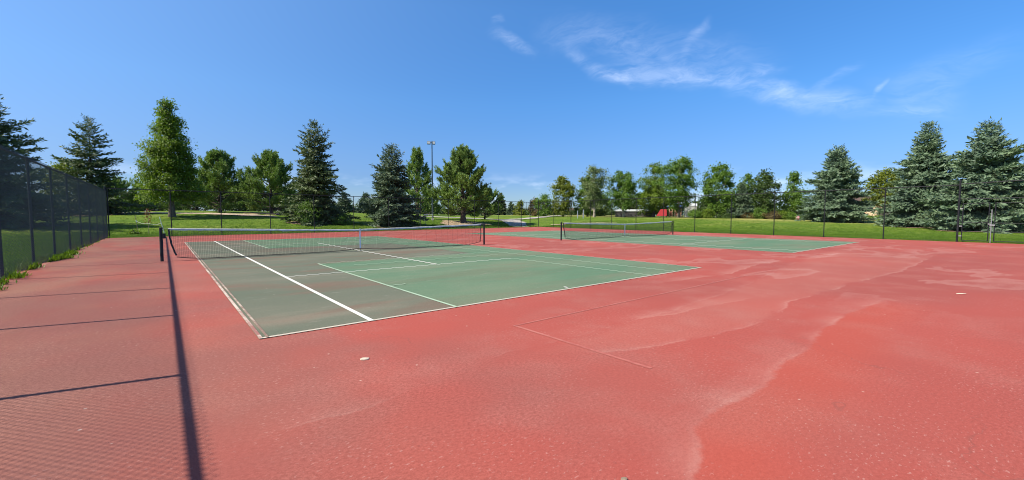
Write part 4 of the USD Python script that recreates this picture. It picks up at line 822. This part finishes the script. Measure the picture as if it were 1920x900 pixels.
for sx_ in (-1.8, 1.8):
    for sy_ in (-1.8, 1.8): obj('post', bevbox(.12, .12, 2.1, (sx_, sy_, 1.0), .02), M_POLE, T)
def house(name, x, y, rz, label, cat_, L, D, H, rise, wall, roof, windows=True, eave=.35):
    T = at(name, x, y, label, cat_, rz)
    obj('wall', cat([box(L, D, H, (0, 0, H / 2 - .1))] + [polyprism([(-D / 2, 0), (D / 2, 0), (0, rise)], -.1, .1).apply_transform(trimesh.transformations.rotation_matrix(math.pi / 2, [1, 0, 0])).apply_transform(trimesh.transformations.rotation_matrix(math.pi / 2, [0, 0, 1])).apply_translation([s * (L / 2 - .101), 0, H - .101]) for s in (-1, 1)]), wall, T)
    e = eave; V = [(-L / 2 - e, -D / 2 - e, H - .1 - e * rise / D * 2), (L / 2 + e, -D / 2 - e, H - .1 - e * rise / D * 2), (L / 2 + e, 0, H + rise - .1), (-L / 2 - e, 0, H + rise - .1), (-L / 2 - e, D / 2 + e, H - .1 - e * rise / D * 2), (L / 2 + e, D / 2 + e, H - .1 - e * rise / D * 2)]
    V = np.array(V); V = np.vstack([V + [0, 0, .02], V + [0, 0, .14]]); F = [[6, 7, 8, 9], [9, 8, 11, 10], [1, 0, 3, 2], [2, 3, 4, 5], [0, 1, 7, 6], [4, 10, 11, 5], [1, 2, 8, 7], [2, 5, 11, 8], [0, 6, 9, 3], [3, 9, 10, 4]]
    obj('roof', (V, np.array(F)), roof, T)
    if windows:
        for sx_ in np.linspace(-L / 2 + 1.2, L / 2 - 1.2, max(2, int(L / 3))):
            w = obj('window', box(1.0, .06, .9, (sx_, -D / 2 - .01, H * .55)), M_WHITE, T); obj('pane', box(.84, .06, .74, (sx_, -D / 2 - .025, H * .55)), M_GLASS_DARK, str(w.GetPath()))
    return T
house('low_shelter', 71.5, 35.4, -52, 'long low dark shelter with a pale roof behind the far net', 'shelter', 7.6, 2.2, 1.25, .28, M_DARKWALL, M_ROOFPALE, False, .15)
house('park_house', 102.5, 1.6, -80, 'peach coloured house with a brown roof between the blue spruces', 'house', 11, 8, 3.0, 1.4, M_STUCCO, M_ROOFBROWN)
house('white_shed', 78.5, 26.4, -60, 'sunlit white shed behind the round shrubs', 'shed', 2.2, 2.4, 2.3, .5, M_WHITE, M_ROOFPALE, False, .12)
house('park_house', 150, 118, -45, 'far small pale house between distant trees left of the corner gate', 'house', 12, 8, 2.3, 1.3, M_STUCCO, M_ROOFBROWN)
T = at('lamp_post', 89.1, 20.4, 'white lamp post among the trees behind the shrub row', 'lamp post', -55)
obj('pole', lathe([(0, -.1), (.13, -.1), (.09, 6.6), (0, 6.65)], 10), M_WHITE, T, smooth=40); obj('arm', tube([(0, 0, 6.5), (-.7, 0, 6.8)], .05, 6), M_WHITE, T); obj('lamp_head', bevbox(.75, .3, .16, (-.9, 0, 6.8), .04), M_WHITE, T)
for k, (x, y, h, lab) in enumerate(((52.9, 34.8, 1.4, 'short grey wooden post, left one of two on the lawn behind the far net'), (53.7, 34.1, 1.6, 'taller grey wooden post, right one of two on the lawn behind the far net'))):
    T = at('marker_post', x, y, lab, 'post'); obj('post', bevbox(.15, .15, h, (0, 0, h / 2 - .05), .02), M_GREYWOOD, T); obj('cap', bevbox(.18, .18, .05, (0, 0, h - .02), .015), M_GREYWOOD, T)
x, y = 74.8, 6.0; T = at('play_ball', x, y, 'pink ball lying beside the first blue spruce', 'ball')
sp = trimesh.creation.icosphere(3, .36); sp.apply_translation([0, 0, .34]); obj('ball', sp, M_PINK, T, smooth=True); obj('stripe', lathe([(.355, .28), (.366, .28), (.366, .40), (.355, .40)], 28), M_WHITE, T)
T = at('park_bench', 85.0, -0.3, 'grey park bench in the gap beside the first blue spruce', 'bench', -80)
for sx_ in (-.8, .8): obj('leg', bevbox(.08, .5, .45, (sx_, 0, .2), .015), M_GREYWOOD, T)
for k in range(3): obj('seat_slat', bevbox(1.9, .13, .04, (0, -.17 + k * .16, .45), .01), M_GREYWOOD, T)
for k in range(2): obj('back_slat', bevbox(1.9, .04, .14, (0, .27, .62 + k * .2), .01), M_GREYWOOD, T)
T = at('picket_fence', 79.4, 21.6, 'short white picket fence under the dense bright tree', 'fence', -55)
for k in range(11): obj('picket', bevbox(.12, .03, 1.3, (-.95 + k * .19, 0, .6), .008), M_WHITE, T)
for zz in (.35, .95): obj('rail', bevbox(2.1, .04, .08, (0, .036, zz), .008), M_WHITE, T)

# bare ground under the conifers
def patch(x, y, rx, ry, mat, seed, **kw):
    rng = np.random.default_rng(seed); n = 36; a = np.arange(n) * 2 * math.pi / n; w = 1 + .16 * np.sin(a * 3 + seed) + .08 * rng.normal(size=n)
    V = [(x, y)]; rings = 4
    for k in range(1, rings + 1): V += [(x + rx * w[i] * math.cos(a[i]) * k / rings, y + ry * w[i] * math.sin(a[i]) * k / rings) for i in range(n)]
    V = np.array(V); F = [[0, 1 + i, 1 + (i + 1) % n] for i in range(n)]
    for k in range(rings - 1):
        for i in range(n): p_, q_ = 1 + k * n + i, 1 + k * n + (i + 1) % n; F += [[p_, p_ + n, q_ + n], [p_, q_ + n, q_]]
    return obj('bare_soil', (np.column_stack([V, ground(V[:, 0], V[:, 1]) + .045]), np.array(F)), mat, kind='structure', **kw)
for i, (x, y, r) in enumerate([(57.6, -11.2, 3.6), (51.2, -15.9, 3.6), (13.4, 27.5, 2.0), (24.6, 30, 3.4), (6.8, 32.6, 2.6), (4.9, 46.6, 3), (-12.6, 51, 3.2)]): patch(x, y, r, r * .9, M_MULCH, i)
patch(58.5, -14.4, 2.8, 2.0, M_DIRT, 9)

# grass tufts along the slab edges and across the nearest turf
def tuft_proto(path, rng, n, h, sp, mat, w=.006):
    P = np.column_stack([rng.normal(size=(n, 2)) * sp, np.zeros(n)]); D = np.column_stack([rng.normal(size=(n, 2)) * .45, np.ones(n)])
    return usdkit.mesh(stage, path, kites(P, D, rng.uniform(.5, 1.2, n) * h, np.full(n, w), rng.normal(size=(n, 3))), mat)
def scatter(name, pts, protos, rng, smin, smax, **kw):
    pi = UsdGeom.PointInstancer.Define(stage, free('/World', name)); path = str(pi.GetPath())
    paths = [tuft_proto(f'{path}/{pn}', np.random.default_rng(i + 3), *a).GetPath() for i, (pn, *a) in enumerate(protos)]
    pi.CreatePrototypesRel().SetTargets(paths); n = len(pts)
    pi.CreateProtoIndicesAttr(Vt.IntArray.FromNumpy(rng.integers(0, len(paths), n).astype(np.int32)))
    pi.CreatePositionsAttr(Vt.Vec3fArray.FromNumpy(pts.astype(np.float32)))
    s = rng.uniform(smin, smax, n); pi.CreateScalesAttr(Vt.Vec3fArray.FromNumpy(np.repeat(s[:, None], 3, 1).astype(np.float32)))
    a = rng.uniform(0, 2 * math.pi, n); pi.CreateOrientationsAttr(Vt.QuathArray([Gf.Quath(float(math.cos(t / 2)), 0, 0, float(math.sin(t / 2))) for t in a]))
    tag(pi, kind='stuff', **kw)
rng = np.random.default_rng(77); Q = []
t = rng.uniform(0, 1, 5200); xx = -9.3 + t * 42; Q.append(np.column_stack([xx, edge_back(xx) + .02 + rng.exponential(.10, 5200)]))
n = 5200; yy = rng.uniform(-20, 23.5, n); Q.append(np.column_stack([edge_right(yy) + .02 + rng.exponential(.10, n), yy]))
n = 4200; yy = rng.uniform(-11, 20.4, n); Q.append(np.column_stack([-9.40 - rng.exponential(.20, n), yy]))
n = 16000; yy = rng.uniform(-20, 23.5, n); Q.append(np.column_stack([edge_right(yy) + .2 + rng.exponential(6.5, n), yy]))
n = 16000; xx = rng.uniform(-10, 33, n); Q.append(np.column_stack([xx, edge_back(xx) + .2 + rng.exponential(6, n)]))
n = 9000; yy = rng.uniform(-8, 30, n); Q.append(np.column_stack([-9.6 - rng.exponential(3.5, n), yy]))
Q = np.vstack(Q); Q = np.column_stack([Q, ground(Q[:, 0], Q[:, 1]) - .005])
scatter('grass', Q, [('tuft', 16, .085, .07, M_BLADE), ('tuft_001', 12, .11, .06, M_BLADE), ('tuft_002', 20, .07, .09, M_BLADE)], rng, .7, 1.4, label='short green turf blades beyond the fences', cat='grass')
# weeds pushing through the foot of the left fence
W_ = []
for (y0, y1, n) in ((-8, -2.0, 230), (-2.0, .8, 150), (.8, 5.8, 430), (5.8, 9.0, 25), (9, 20, 25)):
    yy = rng.uniform(y0, y1, n); W_.append(np.column_stack([-9.36 + np.abs(rng.normal(size=n)) * (.16 if n > 200 else .07), yy]))
W_ = np.vstack(W_); W_ = W_[meshkit.fbm(np.column_stack([W_[:, 1] * 1.3, W_[:, 0] * 2, 0 * W_[:, 0]]), 3, 9) > .44]; W_ = np.column_stack([W_, np.where(W_[:, 0] > -9.42, 0.0, -.03)])
scatter('weeds', W_, [('weed_tuft', 26, .20, .09, M_WEED, .022), ('weed_tuft_001', 20, .26, .07, M_WEED, .018), ('weed_tuft_002', 30, .15, .11, M_WEED, .02)], rng, .4, 1.0, label='bright green weeds along the foot of the left fence', cat='weeds')

# scraps lying on the red surface
def scrap(x, y, sx_, sy_, rz, lab, seed, mat=M_CHIP):
    rng = np.random.default_rng(seed); n = 9; a = np.arange(n) * 2 * math.pi / n; r = rng.uniform(.75, 1.1, n)
    p = np.column_stack([sx_ / 2 * r * np.cos(a), sy_ / 2 * r * np.sin(a)]); V = np.vstack([np.column_stack([p, .002 + .003 * rng.random(n)]), np.column_stack([p * .93, .008 + .004 * rng.random(n)]), [[0, 0, .013]]])
    F = [[i, (i + 1) % n, n + (i + 1) % n] for i in range(n)] + [[i, n + (i + 1) % n, n + i] for i in range(n)] + [[n + i, n + (i + 1) % n, 2 * n] for i in range(n)]
    x_ = UsdGeom.Xform.Define(stage, free('/World', 'paper_scrap')); x_.AddTranslateOp().Set(Gf.Vec3d(x, y, 0.0)); x_.AddRotateZOp().Set(rz); tag(x_, lab, 'scrap')
    obj('scrap', (V, np.array(F)), mat, str(x_.GetPath()))
scrap(-4.77, -13.37, .10, .075, -35, 'pale flake lying on the red surface near the court corner', 1)
scrap(5.34, -16.97, .20, .10, -40, 'pale flat scrap lying on the red surface at the right', 2)
scrap(-4.38, -16.27, .05, .04, 20, 'small grey scrap at the bottom edge of the red surface', 3, M_STAKE)
